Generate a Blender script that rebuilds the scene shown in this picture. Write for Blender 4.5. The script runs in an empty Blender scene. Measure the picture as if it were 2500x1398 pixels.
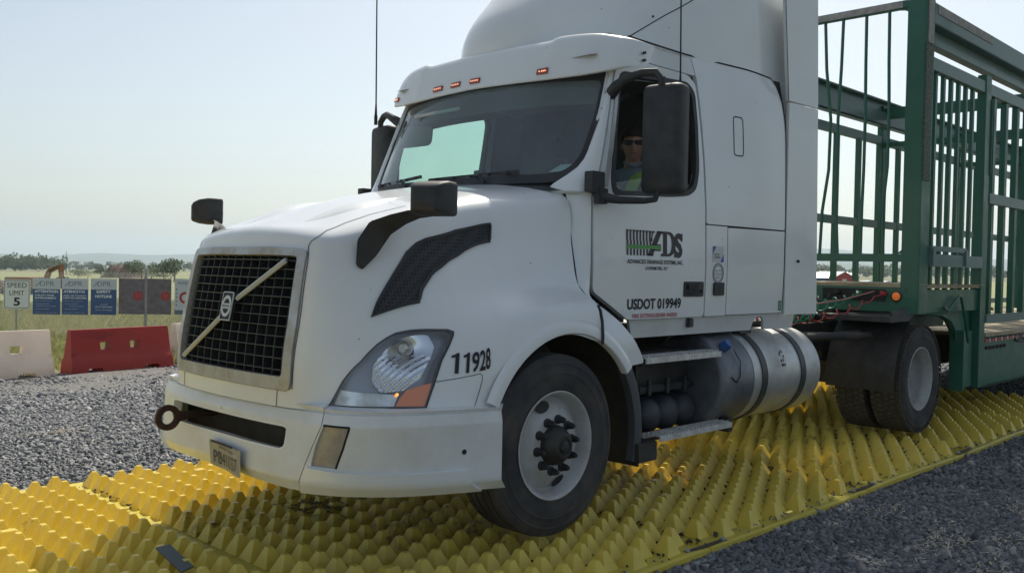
import bpy, bmesh, math, random
import numpy as np
from mathutils import Vector, Matrix
from mathutils.geometry import delaunay_2d_cdt

# ---------------------------------------------------------------- camera
SC = bpy.context.scene
COL = SC.collection
cam_d = bpy.data.cameras.new('camera'); cam = bpy.data.objects.new('camera', cam_d); COL.objects.link(cam)
cam_d.sensor_width = 36.0; cam_d.lens = 32.378; cam_d.clip_start = .05; cam_d.clip_end = 30000
CAM = (-3.7675, -4.5173, 1.4831)
CRV, CUV, CFV = (.70037, -.71351, .01964), (.00132, .02882, .99958), (.71378, .70005, -.02112)
cam.matrix_world = Matrix(((CRV[0], CUV[0], -CFV[0], CAM[0]), (CRV[1], CUV[1], -CFV[1], CAM[1]), (CRV[2], CUV[2], -CFV[2], CAM[2]), (0, 0, 0, 1)))
SC.camera = cam
# ---------------------------------------------------------------- sky, sun, exposure
SUN_EL, SUN_AZ = math.radians(52), math.radians(31)      # azimuth counted from +x towards +y
W = bpy.data.worlds.new('World'); SC.world = W; W.use_nodes = True
nt = W.node_tree; bg = nt.nodes['Background']
sky = nt.nodes.new('ShaderNodeTexSky'); sky.sky_type = 'NISHITA'; sky.sun_disc = False
sky.sun_elevation = SUN_EL; sky.sun_rotation = math.pi/2-SUN_AZ
sky.air_density = 1.0; sky.dust_density = 2.2; sky.ozone_density = 1.0; sky.altitude = 200
hs = nt.nodes.new('ShaderNodeHueSaturation'); hs.inputs['Saturation'].default_value = .68
nt.links.new(sky.outputs[0], hs.inputs['Color']); tn = nt.nodes.new('ShaderNodeMix'); tn.data_type = 'RGBA'; tn.blend_type = 'MULTIPLY'; tn.inputs[0].default_value = 1; tn.inputs[7].default_value = (.965, .972, .935, 1); nt.links.new(hs.outputs[0], tn.inputs[6]); nt.links.new(tn.outputs[2], bg.inputs[0]); bg.inputs[1].default_value = .130
sun_d = bpy.data.lights.new('sun', 'SUN'); sun_d.energy = 4.6; sun_d.angle = math.radians(.6); sun_d.color = (1.0, .93, .80)
sun = bpy.data.objects.new('sun', sun_d); COL.objects.link(sun)
_d = Vector((math.cos(SUN_EL)*math.cos(SUN_AZ), math.cos(SUN_EL)*math.sin(SUN_AZ), math.sin(SUN_EL)))
sun.rotation_euler = _d.to_track_quat('Z', 'Y').to_euler(); sun.location = _d*60
SC.view_settings.view_transform = 'Standard'; SC.view_settings.look = 'None'
SC.view_settings.exposure = 0.0; SC.view_settings.gamma = 1.0
SC.cycles.max_bounces = 8; SC.cycles.transparent_max_bounces = 24; SC.cycles.volume_bounces = 1
# ---------------------------------------------------------------- surfaces of the truck body
def _cr(P, u, sym=False):
    """uniform Catmull-Rom through the rows of P (n,...) at parameter u in [0,n-1]"""
    n = len(P)
    u = np.clip(np.asarray(u, float), 0, n-1-1e-9)
    i = np.floor(u).astype(int); f = u-i
    def g(k):
        lo = P[1]*np.array([1, -1, 1.0]) if sym else 2*P[0]-P[1]; hi = 2*P[-1]-P[-2]
        Q = np.concatenate([lo[None], P, hi[None]])
        return Q[k+1]
    p0, p1, p2, p3 = g(i-1), g(i), g(i+1), g(i+2)
    while f.ndim < p0.ndim: f = f[..., None]
    return 0.5*((2*p1)+(p2-p0)*f+(2*p0-5*p1+4*p2-p3)*f**2+(3*p1-p0-3*p2+p3)*f**3)
def surf(C, lin=False):
    C = np.array(C, float)
    def F(s, t):
        s = np.atleast_1d(np.asarray(s, float)); t = np.atleast_1d(np.asarray(t, float))
        R = _cr(C, s, True)                       # (m, levels, 3)
        out = np.empty((len(s), 3))
        L = C.shape[1]
        tt = np.clip(t, 0, L-1-1e-9); i = np.floor(tt).astype(int); f = (tt-i)[:, None]
        lo = 2*R[:, 0]-R[:, 1]; hi = 2*R[:, -1]-R[:, -2]
        Q = np.concatenate([lo[:, None], R, hi[:, None]], 1)
        k = np.arange(len(s))
        p0, p1, p2, p3 = Q[k, i], Q[k, i+1], Q[k, i+2], Q[k, i+3]
        out = p1*(1-f)+p2*f if lin else 0.5*((2*p1)+(p2-p0)*f+(2*p0-5*p1+4*p2-p3)*f**2+(3*p1-p0-3*p2+p3)*f**3)
        out[:, 1] = -out[:, 1]              # controls give the half width, the driver side is -y
        return out
    F.shape = C.shape
    return F
HOOD_C = [
 [(-1.345,0,.77),(-1.335,0,1.0),(-1.305,0,1.2),(-1.27,0,1.38),(-1.235,0,1.55),(-1.19,0,1.655),(-1.10,0,1.70),(-.97,0,1.745)],
 [(-1.335,.33,.77),(-1.325,.33,1.0),(-1.295,.32,1.2),(-1.262,.32,1.38),(-1.225,.31,1.55),(-1.18,.31,1.65),(-1.06,.25,1.70),(-.88,0,1.78)],
 [(-1.30,.60,.77),(-1.295,.60,1.0),(-1.265,.60,1.2),(-1.235,.59,1.38),(-1.20,.58,1.54),(-1.15,.56,1.635),(-1.0,.42,1.71),(-.75,0,1.825)],
 [(-1.235,.735,.77),(-1.22,.725,1.0),(-1.195,.715,1.2),(-1.165,.70,1.38),(-1.12,.685,1.53),(-1.06,.65,1.645),(-.86,.45,1.76),(-.60,0,1.865)],
 [(-1.10,.90,.765),(-1.08,.85,1.0),(-1.03,.82,1.2),(-.98,.79,1.38),(-.93,.765,1.55),(-.88,.71,1.70),(-.66,.47,1.815),(-.43,0,1.905)],
 [(-.92,1.03,.765),(-.88,.98,1.0),(-.82,.92,1.2),(-.78,.86,1.38),(-.73,.82,1.57),(-.68,.765,1.765),(-.46,.49,1.865),(-.26,0,1.94)],
 [(-.62,1.12,.765),(-.58,1.10,.97),(-.55,1.05,1.17),(-.52,.94,1.35),(-.5,.865,1.58),(-.47,.80,1.80),(-.28,.50,1.905),(-.12,0,1.965)],
 [(-.46,1.155,.765),(-.44,1.15,.98),(-.42,1.09,1.19),(-.40,.97,1.36),(-.39,.885,1.59),(-.36,.82,1.82),(-.20,.51,1.925),(-.06,0,1.975)],
 [(-.33,1.17,.93),(-.33,1.165,1.06),(-.32,1.12,1.22),(-.30,.99,1.37),(-.29,.90,1.60),(-.26,.835,1.835),(-.12,.52,1.94),(0,0,1.985)],
 [(-.12,1.175,1.075),(-.12,1.17,1.15),(-.11,1.14,1.26),(-.10,1.02,1.385),(-.09,.93,1.61),(-.07,.86,1.86),(.03,.53,1.955),(.10,0,1.995)],
 [(.12,1.175,1.115),(.12,1.172,1.18),(.12,1.145,1.28),(.12,1.045,1.395),(.12,.965,1.62),(.12,.885,1.88),(.15,.55,1.97),(.17,0,2.005)],
 [(.36,1.17,1.065),(.37,1.17,1.16),(.36,1.15,1.275),(.29,1.07,1.39),(.305,1.0,1.62),(.31,.94,1.90),(.26,.60,1.985),(.20,0,2.01)]]
HOOD = surf(HOOD_C)
# bumper: columns from the centre round the corner to the wheel, levels upwards
_bp = [(-1.352,0),(-1.347,.30),(-1.325,.58),(-1.275,.835),(-1.165,.965),(-.95,1.09),(-.68,1.165),(-.44,1.205)]
# z, then depth and half width offsets at the centre, at the crease and at the wheel end
_bl = [(.385,.03,-.03,.06, .125,.03),(.44,-.01,-.055,.0, .10,.0),(.53,-.01,-.04,.0, .07,.0),(.64,.0,-.015,.0,.03,.0),
       (.712,0,0,0,0,0),(.765,.03,.02,.0,.01,.01),(.775,.09,.08,.06,.05,.06)]
BUMP_C = []
for _i, (_x, _w) in enumerate(_bp):
    col = []
    for _z, _d0, _d3, _d7, _w3, _w7 in _bl:
        if _i <= 3: k = _i/3.0; dx = _d0+(_d3-_d0)*k; dw = _w3*k**2
        else: k = ((_i-3)/4.0)**.6; dx = _d3+(_d7-_d3)*k; dw = _w3+(_w7-_w3)*k
        e = max(0, (_i-3)/4.0)
        col.append((_x+dx, _w-dw, _z-(.045*e if _z < .5 else (.02*e if _z > .7 else 0))))
    BUMP_C.append(col)
BUMP = surf(BUMP_C, True)
# sleeper roof fairing: rings upward
_rp = [ # z, front x centre, corner bulge, side half width, rear half width
 (2.74,.60,.90,1.0),(2.93,.52,.905,1.0),(3.13,.58,.915,1.0),(3.35,.76,.92,1.0),(3.62,1.04,.91,.99),(3.87,1.45,.85,.95),(4.03,2.0,.6,.75),(4.06,2.4,0,0)]
ROOF_C = []
for _u in range(9):
    col = []
    for _z, _xf, _ws, _wr in _rp:
        a = [0,.30,.56,.76,.90,.97,1,1,1][_u]; bx = [0,.07,.30,.58,.88,1.2,1.6,2.1,2.75][_u]
        xx = _xf+bx*(3.12-_xf)/2.75
        w = a*(_ws+(_wr-_ws)*_u/8)
        col.append((xx, w, _z))
    ROOF_C.append(col)
ROOF = surf(ROOF_C)
_tz = [.9,1.05,1.17,1.5,1.9,2.2,2.45,2.65,2.8,2.95,3.2]
_tw = [1.05,1.06,1.085,1.092,1.082,1.06,1.03,1.0,.97,.92,.86]
_sw = [1.05,1.06,1.085,1.095,1.095,1.09,1.085,1.075,1.06,1.03,1.0]
def side_w(x, z):
    a = np.interp(z, _tz, _tw); b = np.interp(z, _tz, _sw)
    k = np.clip((np.asarray(x, float)-1.45)/1.0, 0, 1); k = k*k*(3-2*k)
    f = np.clip((.75-np.asarray(x, float))/.5, 0, 1)
    return a*(1-k)+b*k-.035*f*f
def SIDE(x, z):
    x = np.atleast_1d(np.asarray(x, float)); z = np.atleast_1d(np.asarray(z, float))
    return np.stack([x, -side_w(x, z), z], -1)
def WIND(y, z):
    """windscreen surface, raked and bowed forward"""
    y = np.atleast_1d(np.asarray(y, float)); z = np.atleast_1d(np.asarray(z, float))
    x = .165+(z-2.0)*.44+.17*np.abs(y/.9)**2.6
    return np.stack([x, y, z], -1)
# ---------------------------------------------------------------- helpers
def tag(o, label=None, cat=None, group=None, kind=None):
    if label: o['label'] = label
    if cat: o['category'] = cat
    if group: o['group'] = group
    if kind: o['kind'] = kind
    return o
def thing(name, loc, label, cat, group=None):
    o = bpy.data.objects.new(name, None); COL.objects.link(o); o.location = loc; o.empty_display_size = .2
    return tag(o, label, cat, group)
class MB:
    """collects shapes in world coordinates; build() links them as ONE mesh object"""
    def __init__(s): s.v = []; s.f = []; s.n = 0; s.mi = []
    def add(s, v, f, m=0):
        v = [tuple(map(float, p)) for p in v]
        s.v += v; s.f += [tuple(i+s.n for i in q) for q in f]; s.mi += [m]*len(f); s.n += len(v); return s
    def box(s, c, d, rot=None, m=0):
        x, y, z = d[0]/2, d[1]/2, d[2]/2
        P = [Vector(p) for p in ((-x,-y,-z),(x,-y,-z),(x,y,-z),(-x,y,-z),(-x,-y,z),(x,-y,z),(x,y,z),(-x,y,z))]
        if rot is not None: P = [rot @ p for p in P]
        P = [p+Vector(c) for p in P]
        return s.add(P, [(0,3,2,1),(4,5,6,7),(0,1,5,4),(1,2,6,5),(2,3,7,6),(3,0,4,7)], m)
    def bar(s, a, b, w, h, up=(0,0,1), m=0):
        """rectangular bar from a to b"""
        a, b = Vector(a), Vector(b); d = (b-a); L = d.length; d.normalize()
        u = Vector(up)
        if abs(d.dot(u)) > .95: u = Vector((1,0,0))
        sx = d.cross(u).normalized(); sz = sx.cross(d)
        R = Matrix((d, sx, sz)).transposed()
        return s.box((a+b)/2, (L, w, h), R, m)
    def tube(s, pts, r, n=8, cap=True, m=0):
        pts = [Vector(p) for p in pts]; N = len(pts); rr = r if isinstance(r, (list, tuple)) else [r]*N
        v = []; prev = None
        for i, p in enumerate(pts):
            t = (pts[min(i+1, N-1)]-pts[max(i-1, 0)]).normalized()
            if prev is None:
                a = Vector((0,0,1)) if abs(t.z) < .9 else Vector((1,0,0)); x = t.cross(a).normalized()
            else: x = (prev-t*prev.dot(t)).normalized()
            prev = x; y = t.cross(x)
            for k in range(n):
                a = 2*math.pi*k/n; v.append(p+(x*math.cos(a)+y*math.sin(a))*rr[i])
        f = [(i*n+k, i*n+(k+1) % n, (i+1)*n+(k+1) % n, (i+1)*n+k) for i in range(N-1) for k in range(n)]
        if cap: f += [tuple(range(n-1, -1, -1)), tuple(range((N-1)*n, N*n))]
        return s.add(v, f, m)
    def cyl(s, a, b, r, n=24, r2=None, m=0): return s.tube([a, b], [r, r if r2 is None else r2], n, True, m)
    def lathe(s, prof, c, axis, n=48, m=0, close=False):
        """prof = [(radius, height along axis)]"""
        ax = Vector(axis).normalized(); a = Vector((0,0,1)) if abs(ax.z) < .9 else Vector((1,0,0))
        x = ax.cross(a).normalized(); y = ax.cross(x); c = Vector(c); v = []
        for r, h in prof:
            for k in range(n):
                t = 2*math.pi*k/n; v.append(c+ax*h+(x*math.cos(t)+y*math.sin(t))*r)
        M = len(prof)
        f = [(i*n+k, i*n+(k+1) % n, (i+1)*n+(k+1) % n, (i+1)*n+k) for i in range(M-1) for k in range(n)]
        if close: f += [((M-1)*n+k, (M-1)*n+(k+1) % n, (k+1) % n, k) for k in range(n)]
        return s.add(v, f, m)
    def ball(s, c, r, n=16, m=0, rot=None):
        rx, ry, rz = r if isinstance(r, (tuple, list)) else (r, r, r); v = []; M = n//2
        for i in range(M+1):
            a = math.pi*i/M
            for k in range(n):
                b = 2*math.pi*k/n; q = Vector((rx*math.sin(a)*math.cos(b), ry*math.sin(a)*math.sin(b), rz*math.cos(a)))
                if rot is not None: q = rot @ q
                v.append(Vector(c)+q)
        f = [(i*n+k, (i+1)*n+k, (i+1)*n+(k+1) % n, i*n+(k+1) % n) for i in range(M) for k in range(n)]
        return s.add(v, f, m)
    def prism(s, poly, o, ux, uy, t, m=0):
        """polygon in the plane o + a*ux + b*uy, extruded by the vector t"""
        o, ux, uy, t = map(Vector, (o, ux, uy, t)); n = len(poly)
        v = [o+ux*a+uy*b for a, b in poly]; v += [p+t for p in v]
        f = [tuple(range(n-1, -1, -1)), tuple(range(n, 2*n))]+[(i, (i+1) % n, n+(i+1) % n, n+i) for i in range(n)]
        return s.add(v, f, m)
    def build(s, name, mats, parent=None, smooth=35, bevel=0, mirror=False, recalc=True, label=None, bseg=2):
        me = bpy.data.meshes.new(name); v = s.v
        if mirror: v = [(a, -b, c) for a, b, c in v]
        me.from_pydata(v, [], s.f)
        if not isinstance(mats, (list, tuple)): mats = [mats]
        for q in mats: me.materials.append(q)
        if len(mats) > 1: me.polygons.foreach_set('material_index', s.mi)
        if recalc or bevel:
            bm = bmesh.new(); bm.from_mesh(me)
            bmesh.ops.remove_doubles(bm, verts=bm.verts, dist=2e-5)
            bmesh.ops.recalc_face_normals(bm, faces=bm.faces)
            if bevel:
                es = [e for e in bm.edges if len(e.link_faces) == 2 and e.calc_face_angle(0) > .5]
                bmesh.ops.bevel(bm, geom=es, offset=bevel, segments=bseg, affect='EDGES', clamp_overlap=True)
            bm.to_mesh(me); bm.free()
        if smooth:
            me.shade_smooth(); me.set_sharp_from_angle(angle=math.radians(smooth))
        ob = bpy.data.objects.new(name, me); COL.objects.link(ob)
        if parent is not None: attach(ob, parent)
        if label: ob['label'] = label
        return ob
def attach(ob, parent):
    ob.parent = parent
    if parent.type == 'EMPTY': ob.matrix_parent_inverse = Matrix.Translation(-Vector(parent.location))
def grid_mb(P, mb=None, wrap=False, m=0):
    """P (a,b,3) array of points as a quad grid"""
    mb = mb or MB(); a, b = P.shape[:2]
    f = [(i*b+j, (i+1)*b+j, (i+1)*b+j+1, i*b+j+1) for i in range(a-1) for j in range(b-1)]
    return mb.add(P.reshape(-1, 3), f, m)
def inpoly(px, py, poly):
    c = np.zeros(len(px), bool); n = len(poly); j = n-1
    for i in range(n):
        xi, yi = poly[i]; xj, yj = poly[j]
        if yi != yj:
            t = ((yi > py) != (yj > py)) & (px < (xj-xi)*(py-yi)/(yj-yi)+xi); c ^= t
        j = i
    return c
def rounded(poly, r, n=4, sc=(1, 1)):
    """round the corners of a polygon; sc scales the parameters to metres"""
    P = [Vector((a*sc[0], b*sc[1])) for a, b in poly]; out = []; N = len(P)
    for i in range(N):
        p, a, b = P[i], P[i-1], P[(i+1) % N]; da, db = (a-p), (b-p)
        k = min(r, da.length*.45, db.length*.45); p0 = p+da.normalized()*k; p1 = p+db.normalized()*k
        for j in range(n+1):
            t = j/n; q = p0*(1-t)**2+p*2*t*(1-t)+p1*t*t; out.append((q.x/sc[0], q.y/sc[1]))
    return out
def resample(poly, st):
    out = []; n = len(poly)
    for i in range(n):
        a, b = poly[i], poly[(i+1) % n]
        k = max(1, int(math.ceil(max(abs(b[0]-a[0])/st[0], abs(b[1]-a[1])/st[1]))))
        for j in range(k): out.append((a[0]+(b[0]-a[0])*j/k, a[1]+(b[1]-a[1])*j/k))
    return out
REF = np.array([1.0, 0, 1.3])
def normals(F, u, v, e=2e-3):
    a = F(u+e, v)-F(u-e, v); b = F(u, v+e)-F(u, v-e); n = np.cross(a, b)
    l = np.linalg.norm(n, axis=1); l[l < 1e-12] = 1; n = n/l[:, None]
    s = np.sign(np.einsum('ij,ij->i', n, F(u, v)-REF)); s[s == 0] = 1
    return n*s[:, None]
def patch(mb, loop, F, st, holes=(), off=0.0, thick=0.0, m=0, sides=True):
    """a sheet on the surface F(u,v): the polygon loop minus holes, offset along the normal and given a thickness inwards"""
    loops = [resample(loop, st)]+[resample(h, st) for h in holes]
    V = []; E = []
    for L in loops:
        b = len(V); V += L; E += [(b+i, b+(i+1) % len(L)) for i in range(len(L))]
    nb = len(V); A = np.array(loops[0])
    us = np.arange(A[:, 0].min()+st[0]*.5, A[:, 0].max(), st[0]); vs = np.arange(A[:, 1].min()+st[1]*.5, A[:, 1].max(), st[1])
    if len(us) and len(vs):
        gu, gv = [q.ravel() for q in np.meshgrid(us, vs)]
        k = inpoly(gu, gv, loops[0])
        for h in loops[1:]: k &= ~inpoly(gu, gv, h)
        B = np.array(V)
        gu, gv = gu[k], gv[k]
        if len(gu):
            d = np.min(np.hypot((gu[:, None]-B[None, :, 0])/st[0], (gv[:, None]-B[None, :, 1])/st[1]), axis=1)
            V += [(a, b) for a, b, q in zip(gu, gv, d) if q > .45]
    r = delaunay_2d_cdt([Vector(q) for q in V], E, [], 0, 1e-7)
    vv = np.array([tuple(q) for q in r[0]]); ff = r[2]
    c = np.array([vv[list(f)].mean(0) for f in ff])
    k = inpoly(c[:, 0], c[:, 1], loops[0])
    for h in loops[1:]: k &= ~inpoly(c[:, 0], c[:, 1], h)
    ff = [tuple(f) for f, q in zip(ff, k) if q]
    P = F(vv[:, 0], vv[:, 1]); N = normals(F, vv[:, 0], vv[:, 1])
    T = P+N*off; n = len(vv)
    if not thick: return mb.add(T, ff, m)
    Bt = P+N*(off-thick); F2 = ff+[tuple(i+n for i in f[::-1]) for f in ff]
    cnt = {}
    for f in ff:
        for i in range(len(f)):
            e = (f[i], f[(i+1) % len(f)]); cnt[e] = 1
    if sides:
        for (a, b) in cnt:
            if (b, a) not in cnt: F2.append((b, a, a+n, b+n))
    return mb.add(np.concatenate([T, Bt]), F2, m)
def strip(mb, pts, F, w, off=.003, st=.2, m=0, closed=False, sc=(1, 1), thick=0.0):
    """a thin band of width w (metres) following a polyline drawn on the surface F"""
    P = [Vector(q) for q in pts]; Q = []
    N = len(P); rng = N if closed else N-1
    for i in range(rng):
        a, b = P[i], P[(i+1) % N]; k = max(1, int(max(abs(b.x-a.x), abs(b.y-a.y))/st))
        Q += [a+(b-a)*j/k for j in range(k)]
    if not closed: Q.append(P[-1])
    u = np.array([q.x for q in Q]); v = np.array([q.y for q in Q]); X = F(u, v); Nn = normals(F, u, v)
    if closed: X = np.concatenate([X, X[:1]]); Nn = np.concatenate([Nn, Nn[:1]])
    T = np.gradient(X, axis=0)
    if closed: T[0] = T[-1] = X[1]-X[-2]
    T /= np.linalg.norm(T, axis=1)[:, None]+1e-12
    S = np.cross(Nn, T); S /= np.linalg.norm(S, axis=1)[:, None]
    rows = [X-S*w/2+Nn*off, X+S*w/2+Nn*off]
    if thick: rows = [X-S*w/2+Nn*(off-thick)]+rows+[X+S*w/2+Nn*(off-thick)]
    return grid_mb(np.stack(rows, 1), mb, m=m)
_tc = {}
def text2d(s, bold=0.0, shear=0.0):
    key = (s, bold, shear)
    if key in _tc: return _tc[key]
    cu = bpy.data.curves.new('txt', 'FONT'); cu.body = s; cu.offset = bold; cu.shear = shear; cu.resolution_u = 3
    ob = bpy.data.objects.new('txt', cu); me = ob.to_mesh()
    v = np.array([tuple(q.co)[:2] for q in me.vertices]); f = [tuple(q.vertices) for q in me.polygons]
    ob.to_mesh_clear(); bpy.data.objects.remove(ob); bpy.data.curves.remove(cu)
    v -= v.min(0); v /= v.max(0); _tc[key] = (v, f); return v, f
def text_on(mb, s, mapf, bold=0.0, shear=0.0, m=0):
    """text whose box [0,1]x[0,1] is mapped by mapf(a,b)->(n,3)"""
    v, f = text2d(s, bold, shear); return mb.add(mapf(v[:, 0], v[:, 1]), f, m)
def quadmap(F, q, off=.003):
    """bilinear map of the unit square to the parameter quad q (bl, br, tr, tl) on the surface F"""
    q = np.array(q, float)
    def g(a, b):
        a = np.asarray(a)[:, None]; b = np.asarray(b)[:, None]
        st = q[0]*(1-a)*(1-b)+q[1]*a*(1-b)+q[2]*a*b+q[3]*(1-a)*b
        return F(st[:, 0], st[:, 1])+normals(F, st[:, 0], st[:, 1])*off
    return g
def planemap(o, ux, uy):
    o, ux, uy = map(np.array, (o, ux, uy))
    return lambda a, b: o+np.asarray(a)[:, None]*ux+np.asarray(b)[:, None]*uy
def tree_copy(o, parent=None):
    c = o.copy(); COL.objects.link(c); c.parent = parent
    for k in [q for q in bpy.data.objects if q.parent == o]: tree_copy(k, c)
    return c
# ---------------------------------------------------------------- materials
MT = {}
def mat(name, col, rough=.5, metal=0.0, noise=0.0, nscale=6.0, col2=None, bump=0.0, bscale=60.0, coat=0.0, spec=.5, emit=None, estr=0.0, lo=.35, hi=.65, rvar=0.0, detail=6):
    m = bpy.data.materials.new(name); m.use_nodes = True; t = m.node_tree; b = t.nodes['Principled BSDF']
    b.inputs['Roughness'].default_value = rough; b.inputs['Metallic'].default_value = metal
    b.inputs['Specular IOR Level'].default_value = spec; b.inputs['Coat Weight'].default_value = coat; b.inputs['Coat Roughness'].default_value = .05
    b.inputs['Base Color'].default_value = (*col, 1)
    tc = t.nodes.new('ShaderNodeTexCoord')
    if noise or col2:
        n = t.nodes.new('ShaderNodeTexNoise'); n.inputs['Scale'].default_value = nscale; n.inputs['Detail'].default_value = detail; n.inputs['Roughness'].default_value = .62
        t.links.new(tc.outputs['Object'], n.inputs['Vector'])
        mr = t.nodes.new('ShaderNodeMapRange'); mr.inputs[1].default_value = lo; mr.inputs[2].default_value = hi; t.links.new(n.outputs[0], mr.inputs[0])
        mx = t.nodes.new('ShaderNodeMix'); mx.data_type = 'RGBA'; t.links.new(mr.outputs[0], mx.inputs[0])
        c2 = col2 if col2 else tuple(c*(1-noise) for c in col)
        mx.inputs[6].default_value = (*col, 1); mx.inputs[7].default_value = (*c2, 1); t.links.new(mx.outputs[2], b.inputs['Base Color'])
        if rvar:
            m2 = t.nodes.new('ShaderNodeMapRange'); m2.inputs[3].default_value = rough; m2.inputs[4].default_value = min(1, rough+rvar); t.links.new(mr.outputs[0], m2.inputs[0]); t.links.new(m2.outputs[0], b.inputs['Roughness'])
    if bump:
        n2 = t.nodes.new('ShaderNodeTexNoise'); n2.inputs['Scale'].default_value = bscale; n2.inputs['Detail'].default_value = 4; t.links.new(tc.outputs['Object'], n2.inputs['Vector'])
        bp = t.nodes.new('ShaderNodeBump'); bp.inputs['Strength'].default_value = bump; bp.inputs['Distance'].default_value = .01; t.links.new(n2.outputs[0], bp.inputs['Height']); t.links.new(bp.outputs[0], b.inputs['Normal'])
    if emit: b.inputs['Emission Color'].default_value = (*emit, 1); b.inputs['Emission Strength'].default_value = estr
    MT[name] = m; return m
def glass(name, tint, dirt_glare=.03, dirt_glare_col=(.5, .5, .5), refl=1.0):
    """single-sheet glass: tinted see-through, Fresnel reflection, a diffuse film for road grime and, on the windscreen, veiling glare"""
    m = bpy.data.materials.new(name); m.use_nodes = True; t = m.node_tree; t.nodes.remove(t.nodes['Principled BSDF']); out = t.nodes['Material Output']
    tr = t.nodes.new('ShaderNodeBsdfTransparent'); tr.inputs[0].default_value = (*tint, 1)
    gl = t.nodes.new('ShaderNodeBsdfGlossy'); gl.inputs['Roughness'].default_value = .01; gl.inputs[0].default_value = (refl, refl, refl, 1)
    ge = t.nodes.new('ShaderNodeNewGeometry'); dt = t.nodes.new('ShaderNodeVectorMath'); dt.operation = 'DOT_PRODUCT'; t.links.new(ge.outputs['Normal'], dt.inputs[0]); t.links.new(ge.outputs['Incoming'], dt.inputs[1])
    def M_(op, a, b):
        q = t.nodes.new('ShaderNodeMath'); q.operation = op
        for i_, v_ in enumerate((a, b)):
            if v_ is None: continue
            if isinstance(v_, (int, float)): q.inputs[i_].default_value = v_
            else: t.links.new(v_, q.inputs[i_])
        return q.outputs[0]
    sch = M_('ADD', .05, M_('MULTIPLY', .95, M_('POWER', M_('SUBTRACT', 1.0, M_('ABSOLUTE', dt.outputs['Value'], None)), 5.0)))
    df = t.nodes.new('ShaderNodeBsdfDiffuse'); df.inputs[0].default_value = (*dirt_glare_col, 1)
    m1 = t.nodes.new('ShaderNodeMixShader'); m2 = t.nodes.new('ShaderNodeMixShader')
    n = t.nodes.new('ShaderNodeTexNoise'); n.inputs['Scale'].default_value = 3; mr = t.nodes.new('ShaderNodeMapRange'); mr.inputs[3].default_value = dirt_glare*.6; mr.inputs[4].default_value = dirt_glare*1.4
    tc = t.nodes.new('ShaderNodeTexCoord'); t.links.new(tc.outputs['Object'], n.inputs['Vector']); t.links.new(n.outputs[0], mr.inputs[0]); t.links.new(mr.outputs[0], m1.inputs[0])
    t.links.new(tr.outputs[0], m1.inputs[1]); t.links.new(df.outputs[0], m1.inputs[2])
    t.links.new(sch, m2.inputs[0]); t.links.new(m1.outputs[0], m2.inputs[1]); t.links.new(gl.outputs[0], m2.inputs[2]); t.links.new(m2.outputs[0], out.inputs[0])
    MT[name] = m; return m
PAINT = mat('white paint', (.78, .81, .83), rough=.30, coat=.7, col2=(.73, .75, .76), nscale=1.6, lo=.4, hi=.8, rvar=.15, bump=.01, bscale=120)
PAINTD = mat('dusty white paint', (.75, .775, .785), rough=.38, coat=.35, col2=(.65, .65, .62), nscale=3.4, lo=.42, hi=.72, rvar=.3, bump=.05, bscale=150)
PLASTIC = mat('black plastic', (.022, .023, .026), rough=.55, col2=(.045, .046, .05), nscale=9, bump=.15, bscale=300)
RUBBER = mat('tyre rubber', (.034, .034, .037), rough=.82, col2=(.10, .09, .08), nscale=5, lo=.4, hi=.8, bump=.2, bscale=90)
TREAD = mat('dusty tread', (.075, .07, .058), rough=.95, col2=(.14, .125, .09), nscale=22, lo=.35, hi=.75, bump=.8, bscale=55)
def specks(m, scale, thr, col):
    """bug marks and stone chips: small separate spots"""
    t = m.node_tree; b = t.nodes['Principled BSDF']; base = b.inputs['Base Color'].links[0].from_socket; tc = t.nodes.new('ShaderNodeTexCoord')
    v = t.nodes.new('ShaderNodeTexVoronoi'); v.inputs['Scale'].default_value = scale; t.links.new(tc.outputs['Object'], v.inputs['Vector'])
    n = t.nodes.new('ShaderNodeTexWhiteNoise'); t.links.new(v.outputs['Position'], n.inputs['Vector'])
    a = t.nodes.new('ShaderNodeMath'); a.operation = 'LESS_THAN'; a.inputs[1].default_value = thr; t.links.new(n.outputs[0], a.inputs[0])
    c = t.nodes.new('ShaderNodeMapRange'); c.inputs[1].default_value = .10; c.inputs[2].default_value = .05; t.links.new(v.outputs['Distance'], c.inputs[0])
    d = t.nodes.new('ShaderNodeMath'); d.operation = 'MULTIPLY'; t.links.new(a.outputs[0], d.inputs[0]); t.links.new(c.outputs[0], d.inputs[1])
    mx = t.nodes.new('ShaderNodeMix'); mx.data_type = 'RGBA'; t.links.new(d.outputs[0], mx.inputs[0]); t.links.new(base, mx.inputs[6]); mx.inputs[7].default_value = (*col, 1); t.links.new(mx.outputs[2], b.inputs['Base Color'])
specks(PAINT, 17, .05, (.16, .15, .14)); specks(PAINTD, 22, .10, (.14, .12, .10))
SEAM = mat('seam', (.01, .01, .012), rough=.8)
DARK = mat('chassis black', (.018, .018, .02), rough=.6, col2=(.05, .047, .042), nscale=7)
CABIN = mat('cabin trim', (.11, .115, .125), rough=.8, noise=.3)
CABINL = mat('cabin headliner', (.22, .23, .235), rough=.9, noise=.2)
CHROME = mat('chrome', (.75, .75, .74), rough=.18, metal=1.0, col2=(.55, .54, .5), nscale=14, rvar=.3)
ALU = mat('aluminium', (.58, .60, .61), rough=.44, metal=.75, col2=(.40, .40, .385), nscale=3.0, lo=.42, hi=.75, rvar=.25, bump=.04, bscale=80)
ALUD = mat('dark tank steel', (.12, .13, .15), rough=.5, metal=.3, noise=.4)
RIM = mat('white wheel steel', (.50, .51, .52), rough=.45, col2=(.34, .32, .29), nscale=6, lo=.4, hi=.8, rvar=.3)
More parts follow.
